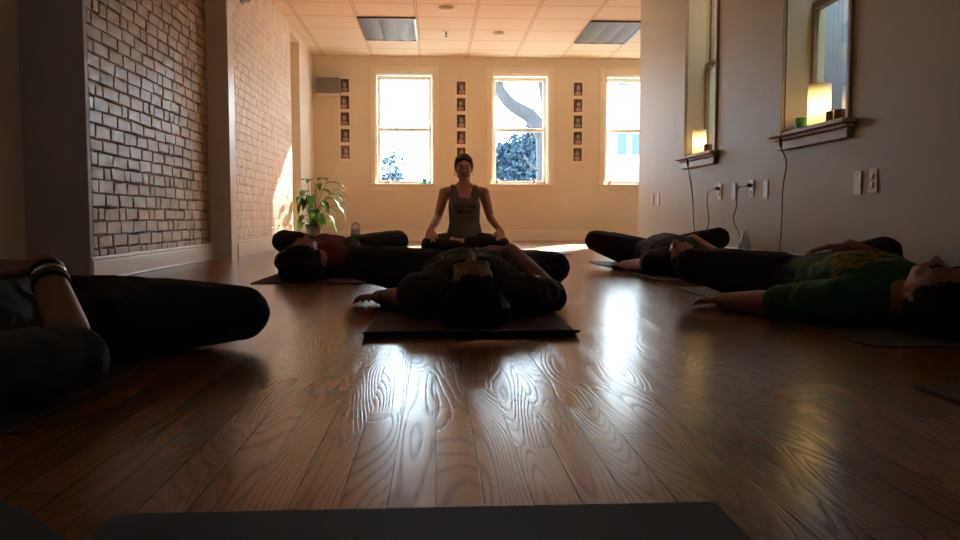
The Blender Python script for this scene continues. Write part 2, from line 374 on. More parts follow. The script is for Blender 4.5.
def hair_cap(X, extra=()):
    H = [([((0, 0.032, 0.042), (0.081, 0.088, 0.085))], X), ([((0, 0.055, -0.01), (0.074, 0.06, 0.06))], X)]
    for s in (1, -1): H.append(([((s * 0.066, 0.004, 0.04), (0.016, 0.035, 0.03)), ((s * 0.068, 0.03, 0.0), (0.014, 0.03, 0.03))], X))
    H += [(e, X) for e in extra]
    return H
def project_flat(name, faces2d, surf, origin, udir, vdir, ndir, mat, parent, off=0.0012):
    """polygons in (u,v) laid onto a garment along -ndir, as a thin print; faces2d: list of point lists"""
    bvh = BVHTree.FromPolygons([v.co for v in surf.data.vertices], [p.vertices[:] for p in surf.data.polygons])
    u, v, n = Vector(udir).normalized(), Vector(vdir).normalized(), Vector(ndir).normalized(); o = Vector(origin)
    bm = NB()
    for poly in faces2d:
        try: bm.faces.new([bm.verts.new((p[0], p[1], 0)) for p in poly])
        except ValueError: pass
    bmesh.ops.triangulate(bm, faces=bm.faces[:])
    bmesh.ops.subdivide_edges(bm, edges=[e for e in bm.edges if e.calc_length() > 0.012], cuts=2, use_grid_fill=True)
    bad = []
    for w_ in bm.verts:
        p = o + u * w_.co.x + v * w_.co.y
        h = bvh.ray_cast(p + n * 0.5, -n)
        if h[0] is None: bad.append(w_)
        else: w_.co = h[0] + h[1] * off
    bmesh.ops.delete(bm, geom=bad, context='VERTS')
    return obj(name, bm, mat, parent, True)
def text_polys(s, size, width=None):
    cu = bpy.data.curves.new('t', 'FONT'); cu.body = s; cu.size = size; cu.align_x = 'CENTER'; cu.resolution_u = 2; cu.offset = 0.0008
    o = bpy.data.objects.new('t', cu); C.objects.link(o)
    dg = bpy.context.evaluated_depsgraph_get(); me = bpy.data.meshes.new_from_object(o.evaluated_get(dg))
    P = [[tuple(me.vertices[i].co[:2]) for i in p.vertices] for p in me.polygons]
    bpy.data.objects.remove(o); bpy.data.curves.remove(cu); bpy.data.meshes.remove(me)
    if width:
        xs = [q[0] for p in P for q in p]; k = width / (max(xs) - min(xs)); P = [[(q[0] * k, q[1]) for q in p] for p in P]
    return P
def ring_polys(cx, cy, r0, r1, n=18, a0=0, a1=360):
    out = []
    for i in range(n):
        a = math.radians(a0 + (a1 - a0) * i / n); b = math.radians(a0 + (a1 - a0) * (i + 1) / n)
        out.append([(cx + r0 * math.cos(a), cy + r0 * math.sin(a)), (cx + r1 * math.cos(a), cy + r1 * math.sin(a)), (cx + r1 * math.cos(b), cy + r1 * math.sin(b)), (cx + r0 * math.cos(b), cy + r0 * math.sin(b))])
    return out

def bricks(bm, x, y0, y1, z0, z1, h, seed, jit, slot=0, row=0.077, joint=0.0085):
    """rows of slightly uneven bricks standing h proud of the wall face x, facing +x"""
    rg = random.Random(seed); z = z0; k = 0
    while z < z1 - 0.02:
        y = y0 - (0.105 if k % 2 else 0) - rg.uniform(0, 0.03); zt = min(z + row - joint, z1)
        while y < y1:
            L = 0.205 if rg.random() < (0.85 if k % 6 else 0.4) else 0.1; L += rg.uniform(-0.014, 0.014)
            a, b_ = max(y, y0), min(y + L - joint, y1)
            if b_ - a > 0.025:
                j = lambda: rg.uniform(-jit, jit)
                hh = h * rg.uniform(0.75, 1.2); q = [(a + j(), z + j()), (b_ + j(), z + j()), (b_ + j(), zt + j()), (a + j(), zt + j())]
                cy, cz = (a + b_) / 2, (z + zt) / 2; ins = 0.006
                lo = [bm.verts.new((x, p[0], p[1])) for p in q]
                mi = [bm.verts.new((x + hh * 0.75, p[0] + math.copysign(ins * 0.4, cy - p[0]), p[1] + math.copysign(ins * 0.4, cz - p[1]))) for p in q]
                hi = [bm.verts.new((x + hh + j() * 0.4, p[0] + math.copysign(ins * 1.6, cy - p[0]), p[1] + math.copysign(ins * 1.3, cz - p[1]))) for p in q]
                for i in range(4):
                    bm.faces.new((lo[i], lo[(i + 1) % 4], mi[(i + 1) % 4], mi[i])).material_index = slot; bm.faces.new((mi[i], mi[(i + 1) % 4], hi[(i + 1) % 4], hi[i])).material_index = slot
                bm.faces.new(hi).material_index = slot
            y += L
        z += row; k += 1

# ================================================================= THE SETTING
XR, YB, ZC = 2.06, 11.5, 2.635          # right wall, back wall, ceiling
XL, XLN, XLF = -1.72, -1.88, -2.22      # left wall far, brick panel, left wall near
YC = 7.96                              # where the right wall ends
bm = NB(); box(bm, -2.6, XR + 0.24, -3.2, YC - 0.14, -0.12, 0); box(bm, -2.6, 4.0, YC - 0.14, YB + 0.3, -0.12, 0)
struct(obj('floor', bm, mFloor))
bm = NB(); box(bm, -2.6, XR + 0.24, -3.2, YC - 0.14, ZC, ZC + 0.15); box(bm, -2.6, 4.0, YC - 0.14, YB + 0.3, ZC, ZC + 0.15)
struct(obj('ceiling', bm, mCeil))
WIN = [(-0.44, 'w1'), (1.23, 'w2'), (2.88, 'w3')]; GH, GZ0, GZ1 = 0.412, 0.83, 2.395
bm = NB(); xs = -2.6
for cx, _ in WIN:
    box(bm, xs, cx - GH, YB, YB + 0.26, 0, ZC); box(bm, cx - GH, cx + GH, YB, YB + 0.26, 0, GZ0); box(bm, cx - GH, cx + GH, YB, YB + 0.26, GZ1, ZC); xs = cx + GH
box(bm, xs, 4.0, YB, YB + 0.26, 0, ZC)
struct(obj('wall_back', bm, mWall))
bm = BX(XL, XLF, YB - 0.022, YB, 0, 0.15); bm.free()
bm = NB(); box(bm, XL, 3.7, YB - 0.02, YB, 0, 0.13); box(bm, XL, 3.7, YB - 0.014, YB, 0.13, 0.152); box(bm, XL, 3.7, YB - 0.034, YB, 0, 0.022)
struct(obj('baseboard_back', bm, mTrimCream, bevel=0.004))
# double-hung windows in the back wall
for k, (cx, _) in enumerate(WIN):
    bm = NB(); t = 0.078
    box(bm, cx - GH - t, cx - GH, YB - 0.022, YB, GZ0, GZ1 + t); box(bm, cx + GH, cx + GH + t, YB - 0.022, YB, GZ0, GZ1 + t)
    box(bm, cx - GH, cx + GH, YB - 0.022, YB, GZ1, GZ1 + t); box(bm, cx - GH - t - 0.012, cx + GH + t + 0.012, YB - 0.034, YB, GZ1 + t, GZ1 + t + 0.022)
    win = struct(obj('window_%d' % (k + 1), bm, mTrimCream, bevel=0.005))
    bm = NB()
    box(bm, cx - GH - t - 0.02, cx + GH + t + 0.02, YB - 0.05, YB, GZ0 - 0.028, GZ0); box(bm, cx - GH, cx + GH, YB, YB + 0.11, GZ0 - 0.028, GZ0)
    box(bm, cx - GH - t, cx + GH + t, YB - 0.02, YB, GZ0 - 0.10, GZ0 - 0.028)
    obj('window_sill', bm, mTrimCream, win, bevel=0.005)
    bm = NB()
    box(bm, cx - GH, cx - GH + 0.02, YB, YB + 0.25, GZ0, GZ1); box(bm, cx + GH - 0.02, cx + GH, YB, YB + 0.25, GZ0, GZ1); box(bm, cx - GH + 0.02, cx + GH - 0.02, YB, YB + 0.25, GZ1 - 0.02, GZ1)
    obj('jamb', bm, mTrimCream, win, bevel=0.003)
    for z0, z1, yy, nm in ((GZ0 + 0.001, 1.635, YB + 0.10, 'lower_sash'), (1.60, GZ1 - 0.021, YB + 0.145, 'upper_sash')):
        g = GH - 0.022; bm = NB(); a = 0.045
        box(bm, cx - g, cx - g + a, yy, yy + 0.035, z0, z1); box(bm, cx + g - a, cx + g, yy, yy + 0.035, z0, z1)
        box(bm, cx - g + a, cx + g - a, yy, yy + 0.035, z0, z0 + a); box(bm, cx - g + a, cx + g - a, yy, yy + 0.035, z1 - a, z1)
        s = obj(nm, bm, mTrimCream, win, bevel=0.003)
        obj('pane', BX(cx - g + a, cx + g - a, yy + 0.014, yy + 0.019, z0 + a, z1 - a), mGlass, s)

# right wall with two recessed windows
WR = [(3.88, 4.62), (5.76, 6.46)]; RZ0, RZ1 = 0.815, 2.36
bm = NB(); ys = -3.2
for y0, y1 in WR:
    box(bm, XR, XR + 0.24, ys, y0, 0, ZC); box(bm, XR, XR + 0.24, y0, y1, 0, RZ0); box(bm, XR, XR + 0.24, y0, y1, RZ1, ZC); ys = y1
box(bm, XR, XR + 0.24, ys, YC, 0, ZC)
box(bm, XR + 0.24, 3.9, YC - 0.14, YC, 0, ZC)
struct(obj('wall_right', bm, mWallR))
struct(obj('wall_alcove', BX(3.7, 3.9, YC, YB, 0, ZC), mWall))
bm = NB(); box(bm, XR - 0.018, XR, -3.0, YC + 0.0, 0, 0.12); box(bm, XR - 0.012, XR, -3.0, YC, 0.12, 0.14); box(bm, XR - 0.03, XR, -3, YC, 0, 0.02)
struct(obj('baseboard_right', bm, mTrim, bevel=0.004))
mSash = M('brown_stained_sash', (0.30, 0.20, 0.10), 0.45, 0.1, 12, 0.05, 80)
mSill = M('tan_gloss_trim', (0.52, 0.445, 0.31), 0.5, 0.05, 10, 0.05, 60)
mPlaster = M('cream_reveal_plaster', (0.62, 0.53, 0.36), 0.6, 0.05, 8, 0.05, 90)
for k, (y0, y1) in enumerate(WR):
    bm = NB()
    box(bm, XR - 0.016, XR + 0.004, y0 - 0.03, y0, RZ0, RZ1 + 0.03); box(bm, XR - 0.016, XR + 0.004, y1, y1 + 0.03, RZ0, RZ1 + 0.03); box(bm, XR - 0.016, XR + 0.004, y0, y1, RZ1, RZ1 + 0.03)
    win = struct(obj('window_%d' % (4 + k), bm, mSill, bevel=0.004))
    bm = NB(); box(bm, XR - 0.075, XR + 0.15, y0 + 0.001, y1 - 0.001, RZ0 - 0.001, RZ0 + 0.022); box(bm, XR - 0.075, XR, y0 - 0.085, y0 + 0.001, RZ0 - 0.001, RZ0 + 0.022); box(bm, XR - 0.075, XR, y1 - 0.001, y1 + 0.05, RZ0 - 0.001, RZ0 + 0.022)
    obj('window_sill', bm, mSill, win, bevel=0.006)
    bm = NB()
    for a, b, c, e in ((0.05, 0.0, -0.02, -0.001), (0.03, 0.02, -0.075, -0.02)):
        box(bm, XR - a, XR, y0 - 0.07 + b, y1 + 0.035 - b, RZ0 + c, RZ0 + e)
    obj('apron_moulding', bm, mSill, win, bevel=0.008, seg=3)
    bm = NB(); box(bm, XR + 0.005, XR + 0.15, y0, y0 + 0.012, RZ0 + 0.022, RZ1); box(bm, XR + 0.005, XR + 0.15, y1 - 0.012, y1, RZ0 + 0.022, RZ1); box(bm, XR + 0.005, XR + 0.15, y0 + 0.012, y1 - 0.012, RZ1 - 0.012, RZ1)
    obj('reveal', bm, mPlaster, win)
    for z0, z1, xx, nm in ((RZ0 + 0.023, 1.60, XR + 0.15, 'lower_sash'), (1.565, RZ1, XR + 0.185, 'upper_sash')):
        a = 0.04; bm = NB()
        box(bm, xx, xx + 0.03, y0, y0 + a, z0, z1); box(bm, xx, xx + 0.03, y1 - a, y1, z0, z1); box(bm, xx, xx + 0.03, y0 + a, y1 - a, z0, z0 + a); box(bm, xx, xx + 0.03, y0 + a, y1 - a, z1 - a, z1)
        s = obj(nm, bm, mSash, win, bevel=0.003)
        obj('pane', BX(xx + 0.012, xx + 0.016, y0 + a, y1 - a, z0 + a, z1 - a), mGlass, s)

# left wall: near plastered wall, dark pier, dirty brick panel, grey pier, clean brick wall with a deep window opening
struct(obj('wall_left_near', BX(XLF - 0.2, XLF, -3.2, 4.42, 0, ZC), mWall))
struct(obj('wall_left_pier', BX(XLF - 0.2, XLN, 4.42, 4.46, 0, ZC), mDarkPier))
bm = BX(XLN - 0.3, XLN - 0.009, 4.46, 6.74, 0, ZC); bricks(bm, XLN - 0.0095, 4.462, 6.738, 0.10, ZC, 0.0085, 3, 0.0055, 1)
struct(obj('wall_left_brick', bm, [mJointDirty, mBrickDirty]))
bm = NB(); box(bm, XLN, XLN + 0.025, 4.40, 6.735, 0.012, 0.11); box(bm, XLN, XLN + 0.018, 4.40, 6.735, 0.11, 0.132); box(bm, XLN, XLN + 0.045, 4.38, 6.735, 0, 0.014)
struct(obj('baseboard_left_near', bm, mTrim, bevel=0.005))
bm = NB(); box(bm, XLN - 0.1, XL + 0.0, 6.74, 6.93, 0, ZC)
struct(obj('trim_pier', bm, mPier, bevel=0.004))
bm = NB(); box(bm, XL, XL + 0.012, 6.735, 6.93, 0, ZC)
struct(obj('trim_pier_edge', bm, mTrim, bevel=0.003))
YO0, YO1, ZO = 9.70, 10.30, 2.56
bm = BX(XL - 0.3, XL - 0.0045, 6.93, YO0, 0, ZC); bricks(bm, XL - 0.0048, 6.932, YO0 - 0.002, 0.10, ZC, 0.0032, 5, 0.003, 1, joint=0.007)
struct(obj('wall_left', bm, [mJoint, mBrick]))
bm = NB(); box(bm, XL - 0.3, XL, YO1, YB, 0, ZC); box(bm, XL - 0.3, XL - 0.2, YO0, YO1, 0, ZC); box(bm, XL - 0.2, XL, YO0, YO1, ZO, ZC)
struct(obj('wall_left_corner', bm, mWall))
bm = NB()
for y0, y1 in ((6.935, YO0), (YO1, YB - 0.04)): box(bm, XL, XL + 0.022, y0, y1, 0.0, 0.12); box(bm, XL, XL + 0.014, y0, y1, 0.12, 0.142)
struct(obj('baseboard_left', bm, mTrim, bevel=0.004))
RX0, RX1, RY0, RY1 = -1.75, -1.30, 1.75, 2.10      # small unseen window added behind the viewer for cool fill light
bm = NB(); box(bm, -2.6, RX0, -3.2, -3.0, 0, ZC); box(bm, RX1, 4.0, -3.2, -3.0, 0, ZC); box(bm, RX0, RX1, -3.2, -3.0, 0, RY0); box(bm, RX0, RX1, -3.2, -3.0, RY1, ZC)
struct(obj('wall_rear', bm, mRear))
bm = NB(); box(bm, RX0, RX0 + 0.03, -3.12, -3.08, RY0, RY1); box(bm, RX1 - 0.03, RX1, -3.12, -3.08, RY0, RY1); box(bm, RX0 + 0.03, RX1 - 0.03, -3.12, -3.08, RY0, RY0 + 0.03); box(bm, RX0 + 0.03, RX1 - 0.03, -3.12, -3.08, RY1 - 0.03, RY1)
win = struct(obj('window_6', bm, mTrim, bevel=0.003)); obj('pane', BX(RX0 + 0.03, RX1 - 0.03, -3.102, -3.098, RY0 + 0.03, RY1 - 0.03), mGlass, win)

# ================================================================= OUTSIDE
mGround = M('pale_paving', (0.45, 0.44, 0.42), 0.9, 0.1, 3, 0.1, 40)
mBark = M('grey_bark', (0.026, 0.030, 0.036), 0.95, 0.5, 9, 0.8, 40, stretch=(1, 1, 0.3))
mLeaf = M('hazy_needles', (0.034, 0.062, 0.090), 0.9, 0.4, 14, 0, spec=0.05)  # bluish outdoor haze mixed into the leaf colour
mHouse = M('white_house_siding', (0.85, 0.85, 0.84), 0.8, 0.03, 4, 0)
mShut = M('blue_shutter', (0.035, 0.07, 0.14), 0.8, 0.1, 9, 0)
mAlley = M('grey_board_siding', (0.115, 0.11, 0.125), 0.7, 0.12, 3, 0.1, 30)
mBoards = M('blue_grey_board', (0.06, 0.075, 0.09), 0.7, 0.15, 4, 0.1, 30)
def outside_struct(name, bm, m): return struct(obj(name, bm, m))
g = obj('ground', BX(-45, 60, YB + 0.3, 90, -0.75, -0.5), mGround); struct(g)
g = obj('ground_side', BX(2.3, 3.6, -3.2, 7.81, -0.75, -0.5), mGround); struct(g)
# narrow side passage beyond the right-hand windows
pt = thing('neighbour_wall', 'grey lap-sided wall across the side passage, seen through the nearer lamp window', 'building', (3.45, 0, -0.5))
bm = NB(); z = 0.0
while z < 5.6:
    vs = [bm.verts.new(p) for p in ((0.0, -3.2, z), (0.0, 7.74, z), (0.03, 7.74, z + 0.14), (0.03, -3.2, z + 0.14))]; bm.faces.new(vs)
    vs = [bm.verts.new(p) for p in ((0.0, -3.2, z), (0.0, 7.74, z), (0.03, 7.74, z), (0.03, -3.2, z))]; bm.faces.new(vs); z += 0.14
box(bm, 0.03, 0.2, -3.2, 7.74, 0, 5.6)
obj('siding', bm, mAlley, pt)
bm = NB()
for i in range(7): box(bm, -0.022, -0.002, 6.52 + i * 0.075, 6.52 + i * 0.075 + 0.069, 1.0, 4.2)
obj('shutter', bm, mBoards, pt, bevel=0.004)
obj('end_wall', BX(-1.15, 0.2, -3.4, -3.2, 0, 8.4), mAlley, pt)
bm = NB()
for i in range(15): box(bm, 2.31 + i * 0.072, 2.31 + i * 0.072 + 0.067, 7.765, 7.80, -0.49, 3.2)
tag(obj('board_fence', bm, mBoards, bevel=0.004), 'blue-grey vertical board fence seen through the farther lamp window', 'fence')
# tree filling the middle window
def leaf_cloud(bm, c, r, n, s, conic=False):
    for _ in range(n):
        d = Vector((random.gauss(0, 1), random.gauss(0, 1), random.gauss(0, 1))).normalized() * (random.random() ** 0.4)
        if conic: k = 1 - (d.z * 0.5 + 0.5) * 0.85; d.x *= k * 1.3; d.y *= k * 1.3
        p = Vector((c[0] + d.x * r[0], c[1] + d.y * r[1], c[2] + d.z * r[2]))
        a = Vector((random.gauss(0, 1), random.gauss(0, 1), random.gauss(0, 1))).normalized(); b = a.orthogonal().normalized(); q = s * random.uniform(0.6, 1.3)
        bm.faces.new([bm.verts.new(p + a * q), bm.verts.new(p + b * q * 0.45), bm.verts.new(p - a * q), bm.verts.new(p - b * q * 0.45)])
tr = thing('tree', 'large bare grey-barked tree with a forked trunk, seen through the middle back window', 'tree', (2.62, 18.5, -0.5))
bm = NB()
tube(bm, spline([(0.05, 0, 0), (0.02, 0, 1.2), (0.0, 0, 2.2), (-0.05, 0, 2.9)], 6), 0.30, 14, 0.24)
obj('trunk', bm, mBark, tr, True)
for pts, r0, r1 in (([(-0.02, 0, 2.6), (-0.4, -0.1, 3.15), (-0.95, -0.2, 3.5), (-1.5, -0.2, 4.3), (-2.0, -0.3, 5.2)], 0.2, 0.08),
                    ([(0.0, 0, 2.6), (0.02, 0, 3.3), (-0.12, 0, 4.2), (-0.1, 0.1, 5.6)], 0.2, 0.09),
                    ([(0.02, 0, 2.5), (0.4, 0.1, 3.2), (0.9, 0.2, 4.2), (1.3, 0.2, 5.6)], 0.16, 0.07),
                    ([(-0.05, -0.2, 2.3), (-0.25, -0.5, 1.95), (-0.45, -0.6, 2.0), (-0.62, -0.6, 2.25)], 0.05, 0.02),
                    ([(-0.9, -0.2, 3.45), (-1.1, -0.3, 3.9), (-1.0, -0.3, 4.6)], 0.06, 0.025)):
    b_ = NB(); tube(b_, spline(pts, 6), r0, 10, r1); obj('branch', b_, mBark, tr, True)
b_ = NB(); leaf_cloud(b_, (0.3, -0.6, 5.95), (1.45, 0.9, 0.75), 2600, 0.10); obj('foliage', b_, mLeaf, tr)  # leaf cloud added above the view to dim sun through the left window
def shrub(name, label, loc, parts, cat='tree'):
    t = thing(name, label, cat, loc)
    b1 = NB(); tube(b1, [(0, 0, 0), (0.02, 0, parts[0][0][2])], 0.06, 8, 0.04); obj('stem', b1, mBark, t, True)
    b2 = NB()
    for c, r, n, s, con in parts: leaf_cloud(b2, c, r, n, s, con)
    obj('foliage', b2, mLeaf, t)
shrub('conifer', 'broad dark evergreen behind the forked tree in the middle back window', (2.75, 23.5, -0.5),
      [((-0.3, 0, 1.6), (1.05, 0.7, 1.7), 4200, 0.12, False), ((0.15, 0, 3.0), (0.55, 0.5, 1.1), 700, 0.11, True), ((-0.6, 0, 2.6), (0.5, 0.4, 0.5), 200, 0.1, False)], 'tree')
shrub('shrub', 'small leafy shrub seen low in the left back window', (-1.05, 18.0, -0.5),
      [((0, 0, 1.55), (0.34, 0.34, 0.62), 420, 0.085, False), ((0.12, 0, 2.1), (0.28, 0.3, 0.35), 110, 0.07, False)], 'shrub')
# house opposite, seen through the right back window
hs = thing('house', 'pale house with blue shutters seen through the right back window', 'building', (6.2, 26, -0.5))
obj('wall', BX(-2.2, 5, 0, 4, 0, 9), mHouse, hs)
for x, z0, z1 in ((-0.05, 2.9, 3.6), (0.44, 2.9, 3.6), (-0.02, 5.15, 5.5)):
    f = obj('house_window', BX(x - 0.16, x + 0.16, -0.05, 0.0, z0, z1), mShut, hs, bevel=0.01)
    obj('lintel', BX(x - 0.18, x + 0.18, -0.07, 0.0, z1 + 0.10, z1 + 0.17), mShut, f)
# unseen tree added at the right to shade the two right-hand back windows
shrub('shade_tree', 'unseen leafy tree added to shade the two right-hand back windows', (6.1, 17.6, -0.5),
      [((0, 0, 7.1), (2.2, 1.2, 1.25), 1700, 0.22, False)], 'tree')

#@@PART2
# ================================================================= MATS
mMatPlum = M('plum_foam', (0.060, 0.026, 0.034), 0.75, 0.12, 60, 0.3, 600)
mMatBurg = M('maroon_foam', (0.085, 0.025, 0.028), 0.75, 0.12, 60, 0.3, 600)
mMatSlate = M('slate_foam', (0.050, 0.058, 0.066), 0.75, 0.12, 60, 0.3, 600)
mMatGreen = M('grey_green_foam', (0.048, 0.062, 0.045), 0.75, 0.12, 60, 0.3, 600)
mMatBlack = M('charcoal_foam', (0.022, 0.024, 0.026), 0.75, 0.15, 60, 0.3, 600)
mMatGrey = M('dark_grey_foam', (0.027, 0.032, 0.035), 0.75, 0.15, 60, 0.3, 600)
mMatBlue = M('blue_foam', (0.10, 0.17, 0.36), 0.6, 0.1, 60, 0.3, 600)
def mat(label, x, y, L, W, m, rz=0, curl=(0, 0), th=0.006, group='yoga mats on the floor'):
    """x, y centre of the near short edge; long axis along +y"""
    bm = NB(); n = 40; tops = []; bots = []
    for i in range(n + 1):
        t = i / n * L; z = 0.0005
        if curl[0] and t < 0.10: z += curl[0] * ((0.10 - t) / 0.10) ** 2
        if curl[1] and L - t < 0.10: z += curl[1] * ((0.10 - (L - t)) / 0.10) ** 2
        tops.append([bm.verts.new((-W / 2, t, z + th)), bm.verts.new((W / 2, t, z + th))]); bots.append([bm.verts.new((-W / 2, t, z)), bm.verts.new((W / 2, t, z))])
    for i in range(n):
        bm.faces.new((tops[i][0], tops[i][1], tops[i + 1][1], tops[i + 1][0])); bm.faces.new((bots[i][0], bots[i + 1][0], bots[i + 1][1], bots[i][1]))
        for k in (0, 1): bm.faces.new((tops[i][k], tops[i + 1][k], bots[i + 1][k], bots[i][k]))
    bm.faces.new((tops[0][0], bots[0][0], bots[0][1], tops[0][1])); bm.faces.new((tops[n][0], tops[n][1], bots[n][1], bots[n][0]))
    o = obj('yoga_mat', bm, m, None, bevel=0.002); o.location = (x, y, 0); o.rotation_euler = (0, 0, math.radians(rz))
    return tag(o, label, 'mat', group)
mat('plum yoga mat in the centre under the person whose head points at the viewer', 0.105, 2.265, 1.75, 0.635, mMatPlum, 0, (0.016, 0))
mat('maroon yoga mat on the left, farther back, near the potted plant', -0.655, 4.17, 1.75, 0.62, mMatBurg)
mat('slate grey yoga mat on the right under the farther reclining person by the wall', 1.53, 4.22, 1.85, 0.60, mMatSlate, 1.5)
mat('grey-green yoga mat on the right under the person in the green shirt', 1.48, 2.04, 1.76, 0.61, mMatGreen)
mat('charcoal yoga mat at the left edge under the nearest reclining person', -0.99, 1.08, 1.55, 0.60, mMatBlack)
mat('dark grey yoga mat across the bottom edge of the picture, nearest the viewer', -0.018, -0.815, 1.735, 0.71, mMatGrey, 0, (0, 0))
mat('folded black yoga mat whose corner enters at the bottom left', -0.517-0.62*0.68, 0.967-0.62*0.735, 0.62, 0.36, mMatBlack, -42.8)
mat('dark yoga mat corner at the right edge of the floor', 1.285, -0.19, 1.74, 0.61, mMatBlack)
mat('bright blue yoga mat laid crosswise under the seated teacher', 1.27, 7.62, 1.73, 0.70, mMatBlue, 90)

# ================================================================= PEOPLE
def side(p, s): return (p[0] * s, p[1], p[2])
def supine(label, loc, sc, head_at, head_turn, shirt, arms, legs, hair=mHairDark, skin=mSkinShaded, hair_extra=(), sleeve=0.75, belly=0.0, brow=True, extra=None, rz=0, short=True):
    """a person lying on the back, head towards -y, feet towards +y"""
    root = thing('person', label, 'person', loc, rz)
    S = Matrix.Scale(sc, 4)
    # head: face up, crown towards -y, turned by head_turn degrees
    R = Matrix(((1, 0, 0, 0), (0, 0, -1, 0), (0, -1, 0, 0), (0, 0, 0, 1)))   # face(-Y)->+z, up(+Z)->-y
    R = Matrix(((1, 0, 0), (0, 0, -1), (0, -1, 0)))
    # proper rotation: up z->-y, face -y->+z
    R = Matrix.Rotation(math.radians(90), 3, 'X')       # z->-y ; -y->-z
    R = Matrix.Rotation(math.radians(180), 3, 'Y') @ R  # flip so the face looks up
    T = Matrix.Rotation(math.radians(head_turn[0]), 3, 'Y') @ Matrix.Rotation(math.radians(head_turn[1]), 3, 'X') @ R
    HX = S @ Matrix.Translation(head_at) @ T.to_4x4()
    tors = [([((0, 0.89, 0.098), (0.168, 0.11, 0.088)), ((0, 0.72, 0.102 + belly * 0.4), (0.142, 0.10, 0.086 + belly * 0.5))], S),
            ([((0, 0.72, 0.102 + belly * 0.4), (0.142, 0.10, 0.086 + belly * 0.5)), ((0, 0.50, 0.115), (0.165, 0.11, 0.102))], S),
            ([((0, 0.50, 0.115), (0.165, 0.11, 0.102)), ((0, 0.37, 0.098), (0.155, 0.065, 0.082))], S),
            ([((0.150, 0.345, 0.085), 0.056), ((-0.150, 0.345, 0.085), 0.056), ((0, 0.40, 0.10), (0.14, 0.07, 0.08))], S)]
    hx = Vector(head_at)
    neck = [([((hx.x * 0.75, hx.y + 0.085, hx.z - 0.022), 0.054), ((0, 0.33, 0.092), (0.062, 0.04, 0.058))], S)]
    B = list(tors) + neck + head(HX)
    slv = list(tors[1:]) + [([((0, 0.80, 0.10 + belly * 0.2), (0.150, 0.07, 0.088 + belly * 0.3)), ((0, 0.72, 0.102 + belly * 0.4), (0.142, 0.10, 0.086 + belly * 0.5))], S)]
    for s, (el, wr, hd, hz, curl, bare) in zip((-1, 1), arms):
        sh = (s * 0.172, 0.355, 0.085)
        mid = lerp(sh, el, 0.5)
        B += chain([sh, mid, el], [0.053, 0.047, 0.040], S)
        fm = lerp(el, wr, 0.3)
        B += chain([el, fm, wr], [0.039, 0.041, 0.027], S)
        B += [([(tuple((Vector(c))), r) for c, r in e], S @ X) for e, X in hand(wr, hd, hz, (s > 0), curl)]
        e2 = lerp(sh, el, sleeve)
        slv += chain([sh, lerp(sh, e2, 0.5), e2], [0.056, 0.051, 0.047], S)
        if not bare: slv += chain([e2, el, lerp(el, wr, 0.92)], [0.047, 0.043, 0.033], S)
    P = [tors[0]]
    for s, (kn, an, toe) in zip((-1, 1), legs):
        hp = (s * 0.092, 0.91, 0.098)
        B += chain([hp, lerp(hp, kn, 0.5), kn], [0.092, 0.078, 0.056], S)
        cf = lerp(kn, an, 0.32)
        B += chain([kn, cf, an], [0.054, 0.055, 0.034], S)
        d = Vector(toe) - Vector(an)
        B += [(e, S @ X) for e, X in foot(an, d, (-s * 0.9, 0, 0.45))]
        P += chain([hp, lerp(hp, kn, 0.5), kn], [0.095, 0.083, 0.061], S) + chain([kn, cf, lerp(kn, an, 0.95)], [0.060, 0.060, 0.042], S)
    body = solid('body', B, skin, root, 0.0065, zmin=0.0085)
    sh = solid('shirt', slv, shirt, root, 0.0075, d=0.009, wrinkle=0.006, wscale=11, zmin=0.008)
    solid('trousers', P, mBlack, root, 0.0075, d=0.007, wrinkle=0.004, wscale=9, zmin=0.008)
    solid('hair', hair_cap(HX, hair_extra), hair, root, 0.006, smooth=3, wrinkle=0.006, wscale=38, wdir=(1, 0.35, 0.35), zmin=0.0085)
    face_parts(HX, root, hair)
    if extra: extra(root, S, sh)
    return root

# centre: dark printed shirt, head towards the viewer
def ex_m(root, S, sh):
    P = text_polys('INE', 0.055, 0.11); P = [[(q[0] - 0.105, q[1]) for q in p] for p in P]
    Q = text_polys('STAON', 0.055, 0.17); Q = [[(q[0] + 0.055, q[1]) for q in p] for p in Q]
    project_flat('shirt_print', P + Q, sh, (0.0, 0.43, 0.2), (1, 0, 0), (0, 1, 0.35), (0, -0.5, 1), mPrintPale, root)
    bm = NB(); X = frame((-0.305, 0.665, 0.041), (-0.15, 0.20, -0.015), (0, 0, 1))
    lathe(bm, [(0.028, -0.011), (0.0335, -0.011), (0.0345, 0), (0.0335, 0.011), (0.028, 0.011), (0.028, -0.011)], 20)
    bmesh.ops.transform(bm, matrix=X @ Matrix.Rotation(math.radians(90), 4, 'X'), verts=bm.verts[:])
    obj('wristband', bm, mBand, root, True)
supine('person lying back in the centre in a dark printed shirt, crown towards the viewer', (0.12, 2.32, 0), 1.07, (0.0, 0.155, 0.118), (-6, 0), mOliveShirt,
       [((-0.18, 0.46, 0.055), (-0.315, 0.675, 0.040), (-0.55, 0.8, -0.05), (0, 0, 1), 0.25, True),
        ((0.292, 0.52, 0.055), (0.165, 0.735, 0.205), (-0.7, 0.55, 0.05), (0.2, 0, 1), 0.3, True)],
       [((-0.425, 1.10, 0.138), (-0.07, 1.33, 0.06), (-0.03, 1.5, 0.05)), ((0.372, 1.06, 0.118), (0.07, 1.33, 0.06), (0.03, 1.5, 0.05))],
       hair_extra=([((0.03, 0.07, 0.0), (0.08, 0.06, 0.08)), ((-0.04, 0.07, 0.03), (0.06, 0.05, 0.07))],), sleeve=0.9, extra=ex_m)
